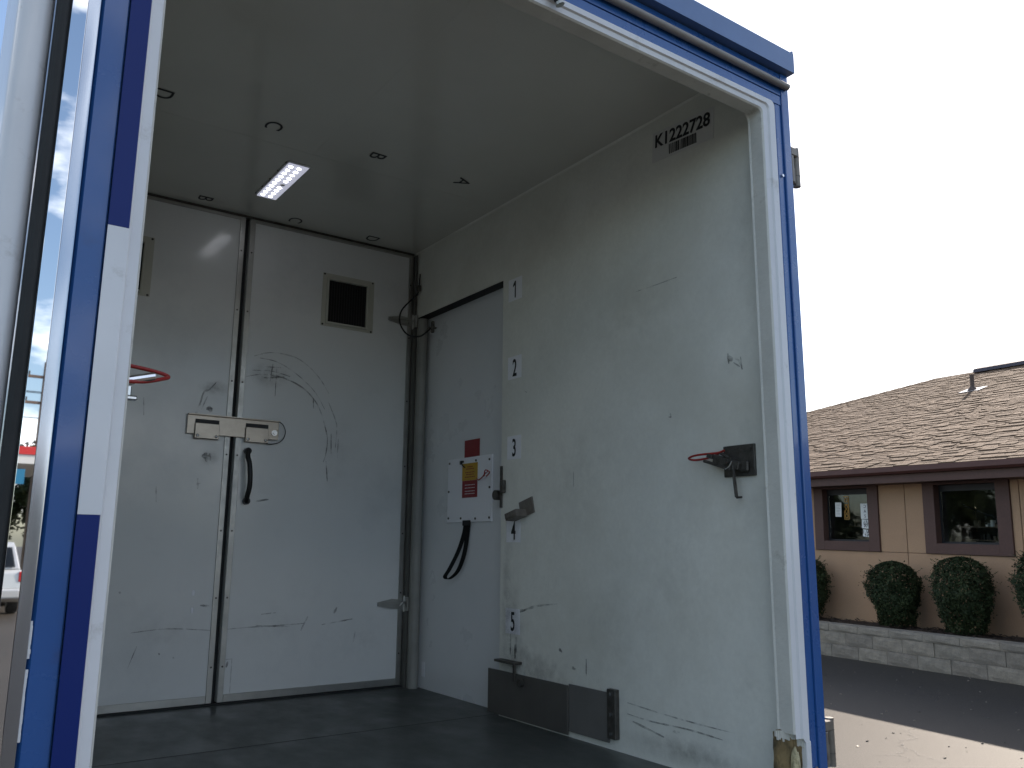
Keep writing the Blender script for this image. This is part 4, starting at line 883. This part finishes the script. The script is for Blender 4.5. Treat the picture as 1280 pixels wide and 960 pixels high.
# ================================================================== WHAT THE POLISHED STRIP AND WINDOWS REFLECT
def car(loc, rz, paint, label, two_tone=False):
    t = thing('parked_car', label, 'car', loc, rz, 'cars parked around the lot')
    W_ = .90
    def hull(name, prof, w0, w1, m, par=t, bev=.03):
        bm = B(); prism(bm, prof, 'x', -w0, w0)
        zs = [p[1] for p in prof]; z0, z1 = min(zs), max(zs)
        for v in bm.verts: v.co.x *= 1+(w1/w0-1)*(v.co.z-z0)/(z1-z0)
        bmesh.ops.bevel(bm, geom=list(bm.edges), offset=bev, segments=2, profile=.6, affect='EDGES')
        return fin(name, bm, m, par)
    # y+ is the rear
    body = hull('body', [(2.25,.42),(2.33,.62),(2.30,.98),(2.18,1.06),(-.95,1.08),(-1.9,.98),(-2.25,.82),(-2.30,.45),(-1.9,.30),(1.95,.30)], W_, W_*.96, paint)
    hull('cabin', [(2.16,1.065),(1.98,1.62),(1.80,1.70),(-.10,1.71),(-.35,1.66),(-.98,1.085)], W_*.93, W_*.74, paint, t)
    bm = B(); P = [(2.178,1.10),(2.030,1.55)]
    vs = [bm.verts.new(q) for q in ((-.72,2.172,1.12),(.72,2.172,1.12),(.62,2.025,1.58),(-.62,2.025,1.58))]; bm.faces.new(vs); bmesh.ops.solidify(bm, geom=bm.faces, thickness=.012); fin('rear_window', bm, M['cglass'], t)
    bm = B(); vs = [bm.verts.new(q) for q in ((-.74,-.93,1.13),(-.62,-.42,1.62),(.62,-.42,1.62),(.74,-.93,1.13))]; bm.faces.new(vs); bmesh.ops.solidify(bm, geom=bm.faces, thickness=.012); fin('windscreen', bm, M['cglass'], t)
    for s in (-1,1):
        for ya, yb, yc, yd in ((-.72,.38,.38,-.33),(.46,1.28,1.28,.46),(1.36,1.95,1.82,1.36)):
            bm = B(); X = lambda z: s*(W_*.93+(W_*.74-W_*.93)*(z-1.065)/(1.71-1.065)+.006)
            vs = [bm.verts.new(q) for q in ((X(1.14),ya,1.14),(X(1.14),yb,1.14),(X(1.58),yc,1.58),(X(1.58),yd,1.58))]; bm.faces.new(vs); bmesh.ops.solidify(bm, geom=bm.faces, thickness=.01); fin('side_window', bm, M['cglass'], t)
        bm = B(); box(bm, s*.86-.06, s*.86+.05, 2.20, 2.335, .78, 1.02, .02, 2); fin('tail_light', bm, M['tail'], t)
        bm = B(); box(bm, s*.72-.12, s*.72+.12, -2.31, -2.22, .66, .80, .02, 2); fin('headlight', bm, M['chrome'], t)
        bm = B(); box(bm, s*.95-.06, s*.95+.06, -.75, -.62, 1.08, 1.2, .02, 2); fin('side_mirror', bm, paint, t)
        for y in (-1.42, 1.38):
            bm = B(); bmesh.ops.create_cone(bm, cap_ends=True, segments=28, radius1=.35, radius2=.35, depth=.23, matrix=Matrix.Translation((s*.80,y,.35)) @ Matrix.Rotation(PI/2,4,'Y')); bmesh.ops.bevel(bm, geom=[e for e in bm.edges if e.calc_face_angle(0) > 1], offset=.03, segments=2, affect='EDGES'); w_ = fin('wheel', bm, M['tyre'], t)
            bm = B(); bmesh.ops.create_cone(bm, cap_ends=True, segments=20, radius1=.22, radius2=.22, depth=.24, matrix=Matrix.Translation((s*.80,y,.35)) @ Matrix.Rotation(PI/2,4,'Y')); fin('rim', bm, M['alu'], w_)
    bm = B(); box(bm, -.88, .88, 2.28, 2.40, .40, .62, .04, 2); box(bm, -.88, .88, -2.38, -2.26, .38, .58, .04, 2); fin('bumper', bm, M['print'] if two_tone else paint, t)
    return t
car((1.32, -22.4, GZ), 0, M['carw'], 'silver parked car with red tail lights, seen in the polished strip left of the opening')
car((-8.5, 31.0, GZ), math.radians(100), M['carr'], 'red parked car out on the lot past the truck, facing the building')
car((-5.0, 34.5, GZ), math.radians(95), M['carb'], 'grey parked car out on the lot past the truck')
def tree(x, y, H, R, label, seed):
    r_ = random.Random(seed); t = thing('broadleaf_tree', label, 'tree', (x,y,GZ), 0, 'trees across the lot')
    bm = B(); tube(bm, smoothpts([(0,0,0),(.05,.03,H*.25),(-.05,.05,H*.5),(0,0,H*.75)],4), .16, 9, taper=.35)
    cs = []
    for i in range(16):
        a = r_.uniform(0,2*PI); c_ = Vector((math.cos(a)*R*r_.uniform(.2,.75), math.sin(a)*R*r_.uniform(.2,.75), H*r_.uniform(.38,.9))); cs.append((c_, R*r_.uniform(.25,.45)))
        if i < 9: tube(bm, smoothpts([(0,0,H*r_.uniform(.2,.45)),(c_.x*.5,c_.y*.5,c_.z*.8),tuple(c_)],3), .05, 6, taper=.3)
    fin('trunk', bm, M['bark'], t); bm = B()
    for c_, rc in cs:
        for i in range(420):
            d = Vector((r_.gauss(0,1),r_.gauss(0,1),r_.gauss(0,.8))).normalized()*rc*r_.uniform(.5,1.05); p = c_+d; l = r_.uniform(.10,.22)
            s = Vector((r_.gauss(0,1),r_.gauss(0,1),r_.gauss(0,1))).normalized(); q = s.orthogonal().normalized()*l*.6; s *= l
            f = bm.faces.new([bm.verts.new(p-s), bm.verts.new(p+q), bm.verts.new(p+s), bm.verts.new(p-q)]); f.material_index = r_.choice((0,1,1,2))
    fin('crown', bm, M['leaf'], t, norm=False)
for i, (x, y, H, R, s) in enumerate(((-3,-44,4.2,2.6,'lowest'),(1.6,-45,4.6,2.8,'roundest'),(5.8,-43,6.2,3.0,'tallest'),(11,-46,5.0,3.0,'widest'),(-9,-47,5.2,3.0,'leftmost'))):
    tree(x, y, H, R, '%s of the leafy trees across the lot behind the camera, mirrored in the polished strip' % s, 20+i)
for i, (x, y) in enumerate(((-12,42),(-6,45),(1,47),(-20,38))):
    tree(x, y, 5.5+i*.4, 3.2, '%s of the trees beyond the lot on the street side' % ('first','second','third','fourth')[i], 40+i)
up_ = thing('utility_pole', 'tall timber utility pole with two crossarms across the lot', 'pole', (4.1,-40,GZ))
bm = B(); cyl(bm, (0,0,0), (0,0,9.8), .16, 12, .11); fin('pole_shaft', bm, M['pole'], up_)
for z in (9.1, 7.9):
    bm = B(); box(bm, -1.3, 1.3, -.06, .06, z-.06, z+.06); fin('crossarm', bm, M['pole'], up_)
    bm = B()
    for x in (-1.2,-.7,.7,1.2): cyl(bm, (x,0,z+.06), (x,0,z+.24), .05, 8)
    fin('insulator', bm, M['rubber'], up_)
bm = B()
for z in (9.3, 9.25, 8.1):
    for x in (-1.2, 1.2): tube(bm, [(x+s*35*.9, 0+s*0, z-.9*(1-(abs(s))**2)*-1*-1-.0) for s in [i/10-1 for i in range(21)]], .018, 5)
fin('power_line', bm, M['print'], up_)
cn = thing('forecourt_canopy', 'flat forecourt canopy with red and white edge band on white columns', 'canopy', (-3.4,-33,GZ))
bm = B(); box(bm, -7, 7, -3.5, 3.5, 4.30, 4.60); fin('roof_slab', bm, M['canw'], cn)
bm = B(); box(bm, -7.03, 7.03, -3.53, 3.53, 4.61, 4.88); fin('edge_band', bm, M['candy'], cn)
bm = B(); box(bm, 4.6, 6.2, 3.55, 3.65, 3.6, 4.1); fin('hanging_sign', bm, M['signb'], cn)
for x in (-5.4, 5.4):
    for y in (-2.4, 2.4): bm = B(); box(bm, x-.14, x+.14, y-.14, y+.14, 0, 4.30); fin('column', bm, M['canw'], cn)

# loose pieces of one mesh become parts of their own; tiny print stays joined
SPLIT = ('trim_screw','rivet','panel_screw','vent_screw','vent_louvre','bolt_head','scuff_mark','paint_chip','lamp_clip','led','handle_screw','hinge_joint','wall_panel','sash_with_top_shade','insulator','power_line','shelf','rear_wall','joint_backing','room_lining','floor_seam','ceiling_seam','chip_mark','chassis','kick_plate','keeper_bracket','shop_ornament','bumper','stem','latch_spring','split_wood','ceiling_letter','wing_nut','latch_bar','latch_rod','latch_nut','latch_body')
for o in list(bpy.data.objects):
    base = o.name.split('.')[0]
    if o.type != 'MESH': continue
    if base in ('label_print','barcode','poster_scribble','notice_print','ragged_edge','hanging_garland','jamb_core'): o['kind'] = 'stuff'; continue
    if base not in SPLIT or o.children: continue
    bm = B(); bm.from_mesh(o.data); bm.verts.ensure_lookup_table(); seen = set(); isl = []
    for v in bm.verts:
        if v.index in seen: continue
        st = [v]; seen.add(v.index); g_i = []
        while st:
            a = st.pop(); g_i.append(a.index)
            for e in a.link_edges:
                b_ = e.other_vert(a)
                if b_.index not in seen: seen.add(b_.index); st.append(b_)
        isl.append(g_i)
    bm.free()
    if len(isl) < 2 or len(isl) > 60: continue
    me = o.data
    for g_i in isl:
        ix = {q: k_ for k_, q in enumerate(g_i)}
        fs = [p_ for p_ in me.polygons if p_.vertices[0] in ix]
        m2 = bpy.data.meshes.new(base); m2.from_pydata([me.vertices[q].co for q in g_i], [], [[ix[q] for q in p_.vertices] for p_ in fs])
        for mm in me.materials: m2.materials.append(mm)
        for a, b_ in zip(m2.polygons, fs): a.material_index = b_.material_index; a.use_smooth = b_.use_smooth
        n_o = bpy.data.objects.new(base, m2); COL.objects.link(n_o); n_o.parent = o.parent; n_o.matrix_local = o.matrix_local
        if 'label' in o.keys(): n_o['label'] = o['label']
    bpy.data.objects.remove(o)

# lift everything so that the ground is at z = 0
for o in list(bpy.data.objects):
    if o.parent is None: o.location.z += 1.75
